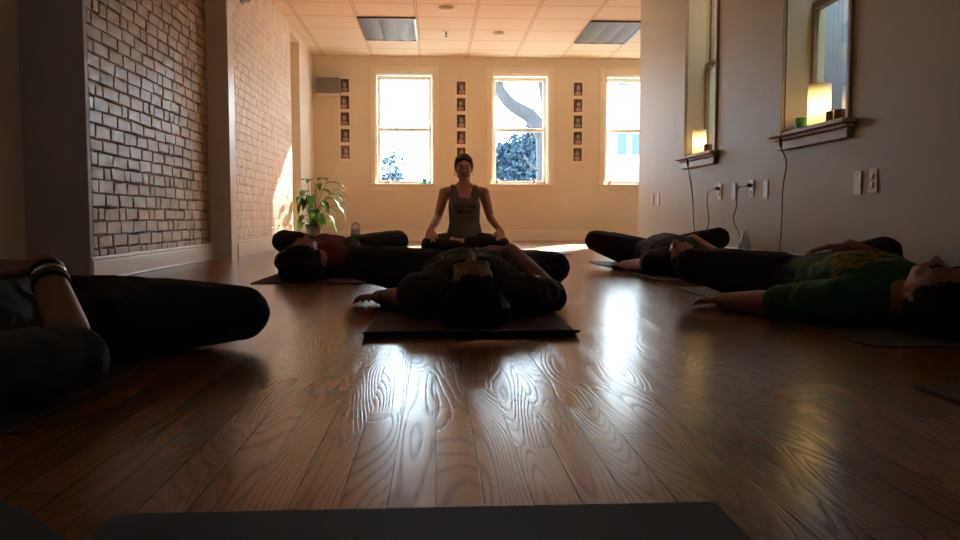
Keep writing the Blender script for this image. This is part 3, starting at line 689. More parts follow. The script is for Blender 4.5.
# right: green shirt with a yellow print
def ex_g(root, S, sh):
    P = ring_polys(-0.07, 0.15, 0.022, 0.042, 20, 20, 330) + ring_polys(0.0, 0.03, 0.035, 0.055, 22, 0, 360) + ring_polys(0.06, -0.02, 0.018, 0.040, 18, 0, 300)
    P += ring_polys(-0.075, 0.03, 0.0, 0.028, 14) + ring_polys(0.01, 0.03, 0.0, 0.022, 12) + ring_polys(-0.05, -0.035, 0.012, 0.034, 16, 40, 340) + ring_polys(0.075, 0.07, 0.010, 0.032, 16, 0, 280) + ring_polys(-0.015, 0.105, 0.014, 0.034, 16, 90, 400)
    P += ring_polys(-0.10, -0.01, 0.012, 0.026, 14, 0, 250)
    project_flat('shirt_print', P, sh, (-0.045, 0.47, 0.2), (1, 0, 0), (0, 1, 0), (-0.25, 0, 1), mYellow, root)
supine('person lying back on the right in a green shirt with a yellow print', (1.455, 2.05, 0), 1.06, (0.0, 0.150, 0.112), (4, 0), mGreen,
       [((-0.265, 0.57, 0.052), (-0.36, 0.80, 0.036), (-0.3, 0.9, -0.05), (0, 0, 1), 0.3, True),
        ((0.30, 0.60, 0.10), (0.10, 0.80, 0.226), (-0.95, 0.25, -0.02), (0.1, 0, 1), 0.3, True)],
       [((-0.36, 1.13, 0.140), (-0.07, 1.36, 0.06), (-0.03, 1.53, 0.05)), ((0.42, 1.13, 0.185), (0.07, 1.36, 0.06), (0.03, 1.53, 0.05))], sleeve=0.92, belly=0.01, extra=ex_g)
# right, farther: dark top, bare arm on the mat
supine('person in black lying back behind the green-shirted one, bare arm on the mat', (1.47, 4.24, 0), 1.06, (-0.055, 0.155, 0.115), (-30, 0), mBlack,
       [((-0.185, 0.50, 0.05), (-0.24, 0.79, 0.036), (-0.1, 1.0, -0.04), (0, 0, 1), 0.45, True),
        ((0.31, 0.56, 0.07), (0.20, 0.80, 0.20), (-0.9, 0.4, -0.05), (0.1, 0, 1), 0.3, True)],
       [((-0.335, 1.17, 0.175), (-0.05, 1.40, 0.07), (-0.02, 1.57, 0.05)), ((0.44, 1.0, 0.195), (0.07, 1.33, 0.06), (0.03, 1.5, 0.05))], hair=mHairDark, sleeve=0.35, belly=0.04,
       hair_extra=([((0.02, 0.06, 0.03), (0.09, 0.07, 0.09))],))
# left, farther: maroon top under a black wrap
def ex_l(root, S, sh):
    solid('black_wrap', [([((0.13, 0.48, 0.112), (0.06, 0.11, 0.092)), ((0.16, 0.37, 0.10), (0.05, 0.06, 0.07))], S),
                         ([((-0.15, 0.52, 0.10), (0.045, 0.13, 0.085)), ((-0.17, 0.37, 0.09), (0.045, 0.05, 0.066))], S)] + chain([(-0.172, 0.355, 0.085), (-0.235, 0.58, 0.07), (-0.258, 0.80, 0.05)], [0.062, 0.052, 0.040], S) + chain([(0.172, 0.355, 0.085), (0.235, 0.57, 0.055), (0.262, 0.79, 0.042)], [0.060, 0.048, 0.036], S), mBlack, root, 0.0075, d=0.006, wrinkle=0.005, zmin=0.009)
supine('person lying back on the left near the potted plant, maroon top and big dark hair', (-0.655, 4.22, 0), 1.11, (-0.06, 0.160, 0.125), (5, -8), mBurgundy,
       [((-0.235, 0.58, 0.07), (-0.26, 0.82, 0.05), (0.0, 1, 0), (0, 0, 1), 0.3, True), ((0.235, 0.57, 0.055), (0.265, 0.81, 0.04), (0.05, 1, -0.05), (0.1, 0, 1), 0.3, True)],
       [((-0.325, 1.02, 0.170), (-0.07, 1.33, 0.06), (-0.03, 1.5, 0.05)), ((0.355, 1.12, 0.165), (0.07, 1.40, 0.06), (0.03, 1.56, 0.05))], hair=mHairDark, sleeve=0.98,
       hair_extra=([((0.0, 0.08, 0.04), (0.115, 0.085, 0.115))], [((0.06, 0.08, -0.06), (0.06, 0.05, 0.06))]), extra=ex_l)
# left, nearest: slate shirt with pushed-up sleeves, bracelet, cut by the frame
def ex_n(root, S, sh):
    a = Vector((0.275, 0.50, 0.075)); b = Vector((0.150, 0.66, 0.232)); d = (b - a).normalized()
    for k, (t, m_, r) in enumerate(((0.80, mBand, 0.034), (0.88, mSteel, 0.0325), (0.94, mBand, 0.031))):
        bm = NB(); lathe(bm, [(r - 0.006, -0.006), (r, -0.006), (r + 0.0015, 0), (r, 0.006), (r - 0.006, 0.006), (r - 0.006, -0.006)], 20)
        X = S @ frame(tuple(a + (b - a) * t), d, (0, 0, 1)) @ Matrix.Rotation(math.radians(90), 4, 'X')
        bmesh.ops.transform(bm, matrix=X, verts=bm.verts[:]); o = obj('bracelet', bm, m_, root, True)
        o['label'] = 'steel bracelet' if m_ is mSteel else 'black bracelet'
supine('person lying at the left edge in a slate shirt, braceleted hand on belly', (-0.975, 1.0, 0), 1.06, (-0.02, 0.155, 0.115), (-4, 0), mGreyShirt,
       [((-0.30, 0.55, 0.08), (-0.13, 0.68, 0.23), (0.9, 0.2, 0), (0, 0, 1), 0.3, True),
        ((0.275, 0.50, 0.075), (0.150, 0.66, 0.232), (-0.95, 0.22, 0.06), (0.25, 0, 1), 0.25, True)],
       [((-0.40, 1.08, 0.13), (-0.07, 1.30, 0.06), (-0.03, 1.47, 0.05)), ((0.43, 1.08, 0.088), (0.09, 1.28, 0.06), (0.04, 1.46, 0.05))], sleeve=1.0, belly=0.035, extra=ex_n)

# the teacher, seated cross-legged and facing the class
def teacher():
    root = thing('person', 'seated teacher in a grey tank top facing the class, legs crossed and hands on knees', 'person', (0.262, 7.2, 0.007))
    HX = Matrix.Translation((-0.005, -0.03, 0.780)) @ Matrix.Rotation(math.radians(8), 4, 'X') @ Matrix.Scale(1.06, 4)
    pel = ((0, 0.0, 0.125), (0.168, 0.115, 0.105)); wai = ((0, 0.0, 0.30), (0.132, 0.09, 0.08)); che = ((0, -0.005, 0.45), (0.142, 0.10, 0.09))
    tors = [([pel, wai], None), ([wai, che], None), ([che, ((0, 0.012, 0.555), (0.138, 0.068, 0.045))], None),
            ([((0.152, 0.015, 0.570), 0.052), ((-0.152, 0.015, 0.570), 0.052), ((0, 0.012, 0.56), (0.12, 0.065, 0.05))], None),
            ([((0.062, -0.082, 0.445), (0.056, 0.038, 0.046)), ((0.06, -0.04, 0.47), (0.05, 0.04, 0.05))], None),
            ([((-0.062, -0.082, 0.445), (0.056, 0.038, 0.046)), ((-0.06, -0.04, 0.47), (0.05, 0.04, 0.05))], None)]
    B = list(tors) + [([((0, 0.012, 0.58), 0.058), ((0, 0.0, 0.70), 0.052)], None), ([((0.09, 0.02, 0.592), 0.036), ((-0.09, 0.02, 0.592), 0.036), ((0, 0.012, 0.645), 0.048)], None)] + head(HX)
    for s in (-1, 1):
        sh, el, wr = (s * 0.180, 0.015, 0.562), (s * 0.240, 0.020, 0.335), (s * 0.305, -0.235, 0.232)
        B += chain([sh, lerp(sh, el, 0.45), el], [0.052, 0.047, 0.039]) + chain([el, lerp(el, wr, 0.3), wr], [0.039, 0.041, 0.028])
        B += hand(wr, (s * 0.06, -0.74, -0.68), (s * 0.25, -0.66, 0.72), s < 0, 0.40, 1.06, 0.09)
    P = [([pel, ((0, 0, 0.19), (0.145, 0.1, 0.04))], None)]
    for s, kn, an, toe in ((1, (0.318, -0.265, 0.102), (-0.02, -0.295, 0.125), (-0.19, -0.20, 0.205)), (-1, (-0.318, -0.265, 0.102), (0.10, -0.30, 0.06), (0.25, -0.27, 0.05))):
        hp = (s * 0.09, -0.01, 0.11)
        B += chain([hp, lerp(hp, kn, 0.5), kn], [0.088, 0.080, 0.063]) + chain([kn, lerp(kn, an, 0.3), an], [0.062, 0.056, 0.033])
        B += foot(an, Vector(toe) - Vector(an), (0, -0.75, 0.6) if s > 0 else (0, -0.2, 0.9), 0.92)
        P += chain([hp, lerp(hp, kn, 0.5), kn], [0.092, 0.086, 0.068]) + chain([kn, lerp(kn, an, 0.3), lerp(kn, an, 0.88)], [0.068, 0.062, 0.044])
    solid('body', B, mSkinPale, root, 0.006, zmin=0.004)
    tank = [([((0, -0.015, 0.165), (0.165, 0.118, 0.06)), wai], None), ([wai, che], None), ([che, ((0, 0.012, 0.495), (0.132, 0.072, 0.03))], None), tors[4], tors[5]]
    for s in (-1, 1):
        tank.append(([((s * 0.085, -0.062, 0.495), (0.032, 0.02, 0.02)), ((s * 0.098, -0.035, 0.585), (0.021, 0.012, 0.012))], None))
        tank.append(([((s * 0.098, -0.035, 0.585), (0.021, 0.012, 0.012)), ((s * 0.10, 0.02, 0.622), (0.019, 0.018, 0.009))], None))
        tank.append(([((s * 0.10, 0.02, 0.622), (0.019, 0.018, 0.009)), ((s * 0.08, 0.075, 0.53), (0.04, 0.012, 0.02))], None))
    tk = solid('tank_top', tank, mGreyTank, root, 0.006, d=0.008, wrinkle=0.004, wscale=14, smooth=9)
    solid('leggings', P, mBlack, root, 0.007, d=0.006, wrinkle=0.003, zmin=0.003)
    solid('hair', hair_cap(HX, ([((0.058, -0.040, 0.062), (0.014, 0.024, 0.020)), ((0.01, -0.044, 0.088), (0.02, 0.02, 0.010)), ((0.0, 0.0, 0.11), (0.04, 0.03, 0.016))], [((-0.056, -0.040, 0.072), (0.018, 0.025, 0.024)), ((-0.012, -0.044, 0.090), (0.02, 0.02, 0.010)), ((-0.0, 0.0, 0.11), (0.04, 0.03, 0.016))], [((0, 0.125, 0.03), (0.035, 0.035, 0.04))])), mHairBrown, root, 0.006, smooth=3, wrinkle=0.003, wscale=40, wdir=(1, 0.4, 0.4))
    face_parts(HX, root, mHairBrown)
    P1 = text_polys('AERINTAG', 0.042, 0.205); P2 = [[(q[0] + 0.0, q[1] - 0.050) for q in p] for p in text_polys('MINHA', 0.042, 0.13)]
    project_flat('shirt_print', P1 + P2, tk, (0, -0.1, 0.425), (1, 0, 0), (0, 0, 1), (0, -1, 0), mPrintDark, root, 0.0015)
    for s in (-1, 1):
        bm = NB(); hull(bm, [((s * 0.079, 0.0, -0.045), 0.0055), ((s * 0.079, 0.0, -0.058), 0.004)], 0, HX); obj('earring', bm, mSteel, root, True)
teacher()

# ================================================================= THINGS IN THE ROOM
mPlastic = M('ivory_plastic', (0.72, 0.64, 0.50), 0.35, 0.04, 20, 0.02)
mWhitePl = M('white_plastic', (0.80, 0.76, 0.68), 0.3, 0.04, 20, 0.02)
mSlot = M('dark_slot', (0.05, 0.035, 0.025), 0.6, 0.1, 20, 0)
mCord = M('tan_lamp_cord', (0.22, 0.14, 0.075), 0.5, 0.1, 40, 0.05)
mShade = emit_mat('glowing_frosted_shade', (1.0, 0.60, 0.17), 6.0)
mWood = M('dark_wood_base', (0.10, 0.05, 0.025), 0.4, 0.2, 15, 0.1)
mGreenGl = glass_mat('green_votive_glass', (0.10, 0.42, 0.20), 0.9, 0.06)
mWax = M('cream_wax', (0.75, 0.66, 0.48), 0.5, 0.05, 20, 0.05)
mGreenC = M('green_candle_glass', (0.03, 0.16, 0.06), 0.2, 0.15, 15, 0.02)
mVot = M('mottled_votive_glass', (0.16, 0.06, 0.035), 0.25, 0.8, 45, 0.1, 40)
mTeal = M('teal_plastic', (0.05, 0.42, 0.33), 0.25, 0.1, 20, 0.02)
mSpk = M('grey_speaker_cloth', (0.17, 0.165, 0.15), 0.8, 0.1, 30, 0.3, 500)
mSpkS = M('grey_speaker_case', (0.24, 0.23, 0.21), 0.5, 0.06, 20, 0.05)
mLens = M('unlit_acrylic_lens', (0.12, 0.12, 0.112), 0.6, 0.25, 5, 0.5, 160, stretch=(1, 3, 1))
mLFrame = M('dark_light_frame', (0.06, 0.06, 0.065), 0.4, 0.1, 10, 0.02)
mBottle = glass_mat('clear_bottle', (0.80, 0.84, 0.88), 3.0, 0.08)

# ceiling lights (unlit)
def ceiling_light(label, x0, x1, y0, y1):
    t = thing('ceiling_light', label, 'light', ((x0 + x1) / 2, (y0 + y1) / 2, ZC), 0, 'unlit ceiling lights')
    hx, hy = (x1 - x0) / 2, (y1 - y0) / 2; bm = NB(); a = 0.03
    box(bm, -hx, -hx + a, -hy, hy, -0.022, -0.001); box(bm, hx - a, hx, -hy, hy, -0.022, -0.001); box(bm, -hx + a, hx - a, -hy, -hy + 0.016, -0.022, -0.001); box(bm, -hx + a, hx - a, hy - 0.016, hy, -0.022, -0.001)
    obj('frame', bm, mLFrame, t, bevel=0.002)
    bm = NB(); nx = 3; w_ = (2 * hx - 2 * a) / nx
    for i in range(nx):
        for j in range(8):
            u = [(-hx + a + (i + (j + e) / 8) * w_) for e in (0, 1)]; zz = [-0.010 - 0.010 * math.sin(math.pi * (j + e) / 8) for e in (0, 1)]
            bm.faces.new([bm.verts.new(p) for p in ((u[0], -hy + 0.016, zz[0]), (u[1], -hy + 0.016, zz[1]), (u[1], hy - 0.016, zz[1]), (u[0], hy - 0.016, zz[0]))])
    obj('lens', bm, mLens, t, True)
ceiling_light('unlit rectangular ceiling light on the left, above the left back window', -0.887, -0.213, 9.25, 10.40)
ceiling_light('unlit rectangular ceiling light on the right, partly behind the right wall', 1.82, 2.496, 9.28, 10.43)
def sprinkler(label, x, y):
    t = thing('sprinkler', label, 'sprinkler', (x, y, ZC))
    obj('escutcheon', lathe(NB(), [(0, -0.001), (0.045, -0.001), (0.04, -0.008), (0.014, -0.012), (0, -0.012)], 20), mTrimCream, t, True)
    b = NB(); lathe(b, [(0, -0.012), (0.010, -0.012), (0.010, -0.035), (0.005, -0.04), (0.005, -0.055), (0.022, -0.058), (0.022, -0.061), (0, -0.061)], 16); obj('nozzle', b, mLFrame, t, True)
sprinkler('small fire sprinkler head hanging from the ceiling tiles', 0.14, 9.95)
def detector(label, x, y, r):
    t = thing('smoke_detector', label, 'detector', (x, y, ZC), 0, 'smoke detectors on the ceiling')
    obj('base', lathe(NB(), [(0, -0.001), (r, -0.001), (r, -0.014), (0, -0.014)], 24), mPlastic, t, True)
    obj('cover', lathe(NB(), [(0, -0.014), (r * 0.85, -0.014), (r * 0.8, -0.03), (r * 0.4, -0.042), (0, -0.044)], 24), mTrimCream, t, True)
detector('smoke detector on the ceiling to the right of the sprinkler head', 0.79, 9.95, 0.07)
detector('smoke detector at the top edge of the picture, nearest on the ceiling', 0.125, 8.80, 0.085)
# speaker on the back wall
t = thing('wall_speaker', 'grey box speaker mounted high in the left back corner with a thin cable', 'speaker', (-1.50, YB, 2.19))
obj('case', BX(-0.165, 0.165, -0.20, -0.03, -0.11, 0.11), mSpkS, t, bevel=0.012)
obj('grille', BX(-0.155, 0.155, -0.212, -0.198, -0.10, 0.10), mSpk, t, bevel=0.006)
bm = NB(); box(bm, -0.05, 0.05, -0.012, -0.001, -0.06, 0.06); box(bm, -0.012, 0.012, -0.04, -0.01, -0.02, 0.02); obj('bracket', bm, mWhitePl, t, bevel=0.002)
bm = NB(); box(bm, -0.15, 0.15, -0.19, -0.04, -0.122, -0.112); obj('mount_plate', bm, mWhitePl, t, bevel=0.003)
for dx in (0.02, 0.055):
    bm = NB(); tube(bm, spline([(dx, -0.03, -0.11), (dx, -0.010, -0.2), (dx + 0.003, -0.006, -1.0), (dx, -0.006, -1.7), (dx, -0.03, -2.08)], 6), 0.0035, 6); obj('cable', bm, mPlastic, t, True)
t = thing('wall_bracket', 'small grey fixture high on the clean brick wall at the top edge', 'fixture', (XL, 7.28, 2.31))
obj('plate', BX(0.001, 0.012, -0.05, 0.05, -0.06, 0.06), mSpkS, t, bevel=0.003)
obj('head', lathe(NB(), [(0, -0.05), (0.035, -0.05), (0.04, 0.03), (0, 0.04)], 16, (0.055, 0, 0)), mPlastic, t, True)
# photo strips
for k, (x, zt, lab) in enumerate(((-1.285, 2.345, 'strip of five portrait photos left of the left back window, half under the speaker'), (0.375, 2.325, 'strip of five portrait photos directly above the seated teacher'), (2.07, 2.325, 'strip of five portrait photos between the middle and right back windows'))):
    t = thing('photo_strip', lab, 'photos', (x, YB, zt), 0, 'portrait photo strips on the back wall')
    obj('backing', BX(-0.082, 0.082, -0.006, -0.001, -1.20, 0.0), mTrimCream, t, bevel=0.001)
    for i in range(5):
        z = -0.035 - i * 0.235; sep = random.choice(((0.035, 0.014, 0.010), (0.014, 0.012, 0.012), (0.08, 0.03, 0.022), (0.02, 0.013, 0.011)))
        lt = random.choice(((0.42, 0.28, 0.23), (0.38, 0.30, 0.25), (0.48, 0.36, 0.30)))
        p = obj('photo', BX(-0.062, 0.062, -0.009, -0.0062, z - 0.185, z), photo_mat('faded_photo_%d%d' % (k, i), sep, tuple(0.75 * a + 0.25 * b for a, b in zip(sep, lt)), k * 7 + i), t)
        bm = NB(); ox = random.uniform(-0.012, 0.012); oz = z - 0.078
        for ring, (rx, rz, dz, dy) in enumerate(((0.026, 0.036, 0, 0.0), (0.045, 0.03, -0.072, 0.0))):
            vs = [bm.verts.new((ox + rx * math.cos(a * math.pi / 9), -0.0096, max(oz + dz + rz * math.sin(a * math.pi / 9), z - 0.183))) for a in range(18)]
            bm.faces.new(vs)
        obj('sitter', bm, photo_mat('faded_sitter_%d%d' % (k, i), tuple(c * 0.6 for c in lt), lt, k * 5 + i + 0.5), p)
# outlets and plates
def outlet(label, loc, rz, sockets=True, s=1.0, grp='wall outlets'):
    t = thing('wall_outlet' if sockets else 'wall_plate', label, 'outlet' if sockets else 'wall plate', loc, rz, grp)
    obj('faceplate', BX(-0.036 * s, 0.036 * s, -0.007, -0.0005, -0.058 * s, 0.058 * s), mWhitePl if sockets else mPlastic, t, bevel=0.003)
    for z in ((0.021, -0.021) if sockets else ()):
        so = obj('socket', lathe(NB(), [(0, 0), (0.0165, 0), (0.0155, 0.0035), (0, 0.0035)], 18), mPlastic, t, True); so.rotation_euler = (math.radians(90), 0, 0); so.location = (0, -0.007, z)
        bm = NB()
        for x in (-0.006, 0.006): box(bm, x - 0.0016, x + 0.0016, -0.005, 0.006, 0.0034, 0.004)
        obj('slot', bm, mSlot, so)
    if not sockets:
        for z in (0.042, -0.042):
            so = obj('screw', lathe(NB(), [(0, 0), (0.004, 0), (0.003, 0.002), (0, 0.002)], 10), mSteel, t, True); so.rotation_euler = (math.radians(90), 0, 0); so.location = (0, -0.007, z)
outlet('outlet low on the back wall, left of the left back window', (-1.34, YB, 0.53), 0)
outlet('outlet low on the back wall, below the last photo strip', (1.90, YB, 0.53), 0)
outlet('blank plate low on the back wall, right of the outlet below the last photo strip', (2.17, YB, 0.53), 0, False, 0.9, 'blank wall plates')
RZ = math.radians(-90)
for lab, y, z, so in (('blank plate on the right wall, farthest one near the wall end', 7.42, 0.515, False), ('blank plate on the right wall, second from the wall end', 7.22, 0.515, False),
                      ('outlet on the right wall below the farther lamp window, with a cord plugged in', 5.64, 0.535, True), ('blank plate on the right wall between the two outlets with cords', 5.37, 0.525, False),
                      ('outlet on the right wall left of the nearer lamp window, with a cord plugged in', 5.06, 0.535, True), ('blank plate on the right wall just right of the second plugged-in outlet', 4.84, 0.52, False),
                      ('blank plate on the right wall beside the nearest outlet', 3.76, 0.515, False), ('nearest outlet on the right wall, nothing plugged in', 3.625, 0.52, True)):
    outlet(lab, (XR, y, z), RZ, so, 1.0, 'wall outlets' if so else 'blank wall plates')
# window lamps with cords
def lamp(label, x, y, r, h, cords, sw):
    z0 = RZ0 + 0.0225
    t = thing('lamp', label, 'lamp', (x, y, z0), 0, 'lamps on the window sills')
    obj('base', lathe(NB(), [(0, 0), (r * 0.92, 0), (r * 0.92, 0.012), (0, 0.012)], 28), mWood, t, True)
    obj('lamp_shade', lathe(NB(), [(r - 0.003, 0.012), (r, 0.012), (r, h), (r - 0.003, h), (r - 0.003, 0.012)], 36), mShade, t, True)
    for k, pts in enumerate(cords):
        p = [(a - x, b - y, c - z0) for a, b, c in pts]
        bm = NB(); tube(bm, spline(p, 6), 0.0038, 7); cobj = obj('cord', bm, mCord, t, True)
        if k == 0 and sw:
            q = [Vector((a - x, b - y, c - z0)) for a, b, c in sw]
            bm = NB(); hull(bm, [(tuple(q[0]), 0.009), (tuple(q[1]), 0.009)]); obj('switch', bm, mCord, cobj, True)
        if k == 1:
            e = p[0]; bm = NB(); box(bm, e[0] - 0.012, e[0] + 0.022, e[1] - 0.012, e[1] + 0.012, e[2] - 0.012, e[2] + 0.012); obj('plug', bm, mCord, cobj, bevel=0.004)
z0 = RZ0
lamp('glowing cylinder lamp on the farther right-hand window sill', 2.105, 6.25, 0.052, 0.205,
     [[(2.06, 6.24, z0 + 0.027), (1.99, 6.20, z0 + 0.028), (1.975, 6.18, z0 + 0.0), (1.985, 6.16, z0 - 0.06), (2.035, 6.19, z0 - 0.28), (2.035, 6.15, z0 - 0.48), (2.02, 6.02, z0 - 0.70), (2.02, 5.95, 0.012), (1.985, 5.80, 0.006)],
      [(2.035, 5.64, 0.556), (2.02, 5.67, 0.55), (2.015, 5.77, 0.53), (2.022, 5.80, 0.44), (2.025, 5.77, 0.32), (2.02, 5.84, 0.18), (1.99, 5.85, 0.01), (1.985, 5.80, 0.006)]],
     [(1.978, 6.16, z0 - 0.015), (1.985, 6.16, z0 - 0.055)])
lamp('glowing cylinder lamp on the nearer right-hand window sill', 2.125, 4.315, 0.060, 0.245,
     [[(2.07, 4.39, z0 + 0.027), (1.99, 4.44, z0 + 0.028), (1.975, 4.46, z0 + 0.0), (1.985, 4.48, z0 - 0.06), (2.03, 4.50, z0 - 0.15), (2.035, 4.55, z0 - 0.3), (2.025, 4.53, z0 - 0.5), (2.02, 4.55, z0 - 0.7), (2.01, 4.6, 0.012), (1.985, 4.75, 0.006)],
      [(2.035, 5.06, 0.556), (2.02, 5.09, 0.55), (2.015, 5.19, 0.54), (2.02, 5.22, 0.42), (2.02, 5.27, 0.33), (2.02, 5.15, 0.22), (2.01, 5.14, 0.1), (1.985, 5.1, 0.008), (1.985, 4.75, 0.006)]],
     [(1.978, 4.475, z0 - 0.015), (1.985, 4.48, z0 - 0.055)])
def votive(name, label, loc, r, h, m, grp, wax=True, n=20):
    t = thing(name, label, 'candle', loc, 0, grp)
    obj('holder', lathe(NB(), [(0, 0), (r * 0.9, 0), (r, h * 0.3), (r, h), (r - 0.004, h), (r - 0.004, h * 0.78), (0, h * 0.78)], n), m, t, True)
    if wax:
        obj('candle', lathe(NB(), [(0, h * 0.79), (r - 0.008, h * 0.79), (r - 0.008, h * 1.05), (0, h * 1.07)], n), mWax, t, True)
        obj('wick', tube(NB(), [(0, 0, h * 1.06), (0.001, 0, h * 1.06 + 0.009)], 0.0012, 6), mSlot, t)
zs = RZ0 + 0.0225; g_ = 'candle holders on the lamp window sills'
votive('candle_jar', 'green glass candle jar left of the nearer window lamp', (2.125, 4.49, zs), 0.048, 0.082, mGreenC, g_)
votive('votive_holder', 'mottled brown votive glass right beside the nearer window lamp', (2.125, 4.17, zs), 0.032, 0.075, mVot, g_)
votive('votive_holder', 'mottled brown votive glass farthest right on the nearer lamp sill', (2.125, 4.085, zs), 0.033, 0.075, mVot, g_)
votive('votive_holder', 'small dark votive glass left of the farther window lamp', (2.12, 6.385, zs), 0.025, 0.06, mVot, g_)
votive('votive_holder', 'small dark votive glass right of the farther window lamp', (2.12, 6.09, zs), 0.032, 0.075, mVot, g_)
g_ = 'little holders on the back window sills'
votive('votive_holder', 'teal cup at the right end of the left back window sill', (-0.16, YB + 0.03, GZ0 + 0.0005), 0.035, 0.075, mTeal, g_, False)
votive('votive_holder', 'tiny votive glass at the left end of the left back window sill', (-0.66, YB + 0.03, GZ0 + 0.0005), 0.022, 0.035, mVot, g_)
votive('votive_holder', 'tiny votive glass at the left end of the middle back window sill', (0.90, YB + 0.03, GZ0 + 0.0005), 0.024, 0.055, mVot, g_)
votive('votive_holder', 'tiny votive glass at the right end of the middle back window sill', (1.44, YB + 0.03, GZ0 + 0.0005), 0.024, 0.055, mVot, g_)
votive('votive_holder', 'tiny votive glass on the right back window sill', (2.56, YB + 0.03, GZ0 + 0.0005), 0.024, 0.055, mVot, g_)
# water bottle by the right wall
t = thing('water_bottle', 'clear plastic water bottle with a white cap standing by the right wall', 'bottle', (1.93, 4.84, 0.0005))
obj('bottle_body', lathe(NB(), [(0, 0), (0.034, 0), (0.037, 0.01), (0.035, 0.03), (0.037, 0.05), (0.035, 0.07), (0.037, 0.09), (0.037, 0.16), (0.034, 0.19), (0.016, 0.235), (0.014, 0.24), (0.014, 0.25)], 24), mBottle, t, True)
obj('label_band', lathe(NB(), [(0.0376, 0.095), (0.0376, 0.15)], 24), M('pale_bottle_label', (0.55, 0.57, 0.60), 0.5, 0.2, 40, 0), t, True)
obj('cap', lathe(NB(), [(0, 0.262), (0.016, 0.262), (0.0165, 0.244), (0.0145, 0.244)], 20), mWhitePl, t, True)
# teal flask behind the left person
t = thing('water_flask', 'teal flask with a pale loop handle standing behind the person by the plant', 'bottle', (-0.65, 6.5, 0.0005)); t.scale = (1.2, 1.2, 1.2)
obj('flask_body', lathe(NB(), [(0, 0), (0.04, 0), (0.042, 0.01), (0.042, 0.15), (0.034, 0.175), (0.03, 0.18), (0, 0.18)], 24), mTeal, t, True)
obj('lid', lathe(NB(), [(0, 0.182), (0.032, 0.182), (0.032, 0.205), (0.02, 0.212), (0, 0.212)], 20), mWhitePl, t, True)
obj('loop_handle', tube(NB(), spline([(-0.02, 0, 0.208), (-0.024, 0, 0.235), (0, 0, 0.252), (0.024, 0, 0.235), (0.02, 0, 0.208)], 5), 0.006, 8), mWhitePl, t, True)
# potted plant in the left back corner
mPot = M('dark_glazed_pot', (0.010, 0.012, 0.011), 0.35, 0.2, 10, 0.05)
mSoil = M('potting_soil', (0.03, 0.02, 0.013), 0.95, 0.3, 60, 0.8)
m, nt, b = nodes_of('glossy_leaf')
tc = N(nt, 'ShaderNodeTexCoord'); nz = N(nt, 'ShaderNodeTexNoise'); nz.inputs['Scale'].default_value = 9; nt.links.new(tc.outputs['Object'], nz.inputs[0])
nt.links.new(mix_c(nt, nz.outputs[0], (0.014, 0.06, 0.010), (0.035, 0.12, 0.016)), b.inputs['Base Color']); b.inputs['Roughness'].default_value = 0.28
tl = N(nt, 'ShaderNodeBsdfTranslucent'); tl.inputs[0].default_value = (0.10, 0.28, 0.02, 1); mx = N(nt, 'ShaderNodeMixShader'); mx.inputs[0].default_value = 0.13
nt.links.new(b.outputs[0], mx.inputs[1]); nt.links.new(tl.outputs[0], mx.inputs[2]); nt.links.new(mx.outputs[0], nt.nodes['Material Output'].inputs[0]); mLeafG = m
t = thing('potted_plant', 'leafy green plant with long drooping leaves in a dark pot in the left back corner', 'plant', (-1.50, 9.85, 0.0005))
obj('pot', lathe(NB(), [(0, 0), (0.065, 0), (0.078, 0.02), (0.098, 0.22), (0.102, 0.26), (0.09, 0.26), (0.086, 0.225), (0, 0.225)], 28), mPot, t, True)
obj('soil', lathe(NB(), [(0, 0.226), (0.085, 0.226), (0.08, 0.236), (0, 0.24)], 20), mSoil, t, True)
rng = random.Random(11)
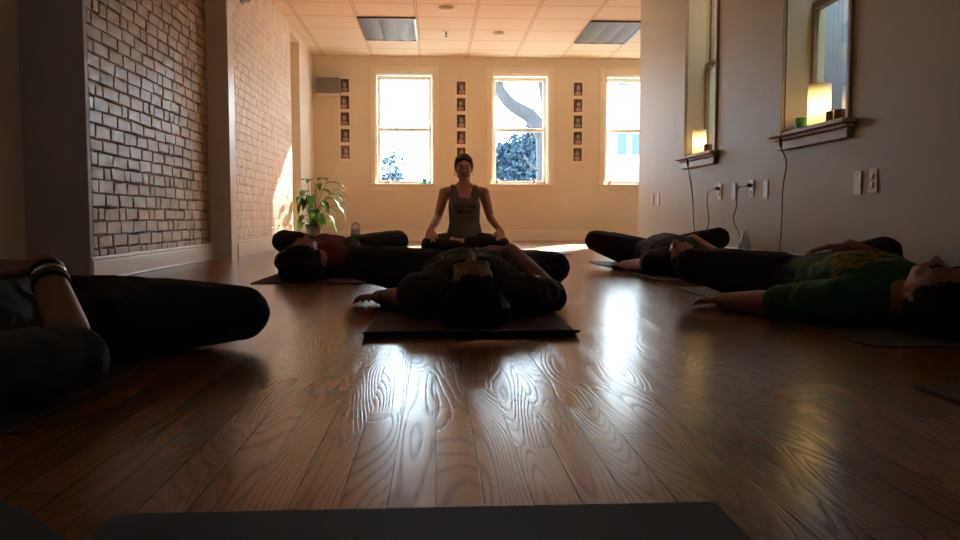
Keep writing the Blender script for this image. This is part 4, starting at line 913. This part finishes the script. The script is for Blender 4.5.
def leaf(az, rad, hgt, L, W, droop):
    base = Vector((0.03 * math.cos(az), 0.03 * math.sin(az), 0.235)); d = Vector((math.cos(az), math.sin(az), 0)); tip0 = base + d * rad + Vector((0, 0, hgt))
    st = spline([base, base + d * rad * 0.35 + Vector((0, 0, hgt * 0.62)), tip0], 6)
    s_ = obj('stem', tube(NB(), st, 0.005, 6, 0.003), mLeafG, t, True)
    bm = NB(); n = 9; sd_ = d.cross(Vector((0, 0, 1))); rows = []
    for i in range(n + 1):
        u = i / n; wv = W * (math.sin(math.pi * min(u * 0.92 + 0.06, 1)) ** 0.8) * (1 - 0.25 * u) if i < n else 0.002
        ang = 0.55 - droop * u; 
        c = tip0 + d * (L * u * math.cos(0.4 * droop * u)) + Vector((0, 0, L * (0.35 * u - droop * 0.62 * u * u)))
        c.x = max(c.x, -0.15)
        rows.append([bm.verts.new(c + sd_ * wv * k * 0.5 + Vector((0, 0, abs(k) * wv * 0.18 + 0.004 * math.sin(9 * u + k)))) for k in (-1, -0.5, 0, 0.5, 1)])
    for a, b_ in zip(rows, rows[1:]):
        for k in range(4): bm.faces.new((a[k], a[k + 1], b_[k + 1], b_[k]))
    obj('leaf', bm, mLeafG, t, True)
for az, rad, hgt, L, W, dr in ((-0.2, 0.14, 0.52, 0.25, 0.13, 0.9), (-0.9, 0.10, 0.56, 0.22, 0.14, 0.7), (-0.5, 0.24, 0.38, 0.27, 0.10, 1.7), (-1.2, 0.12, 0.50, 0.22, 0.14, 1.1), (-1.9, 0.12, 0.42, 0.20, 0.14, 1.4),
                               (2.6, 0.05, 0.56, 0.14, 0.10, 0.5), (-0.25, 0.12, 0.34, 0.24, 0.12, 1.5), (-0.9, 0.15, 0.28, 0.22, 0.13, 1.6), (0.1, 0.22, 0.44, 0.26, 0.09, 1.8), (0.9, 0.08, 0.44, 0.2, 0.12, 1.0),
                               (-2.3, 0.10, 0.30, 0.20, 0.13, 1.6), (3.0, 0.05, 0.36, 0.12, 0.10, 0.8), (-1.5, 0.10, 0.20, 0.22, 0.13, 1.7), (-0.05, 0.20, 0.24, 0.22, 0.08, 1.8), (-1.7, 0.05, 0.56, 0.18, 0.13, 1.0),
                               (-1.1, 0.12, 0.14, 0.22, 0.13, 1.6), (-2.0, 0.12, 0.12, 0.20, 0.13, 1.6), (-1.55, 0.14, 0.36, 0.2, 0.13, 1.7)):
    leaf(az, rad, hgt, L, W * 0.8, dr)
for i in range(22):
    leaf(rng.uniform(-2.9, 0.2), rng.uniform(0.03, 0.13), rng.uniform(0.03, 0.38), rng.uniform(0.16, 0.25), rng.uniform(0.07, 0.11), rng.uniform(1.3, 2.0))
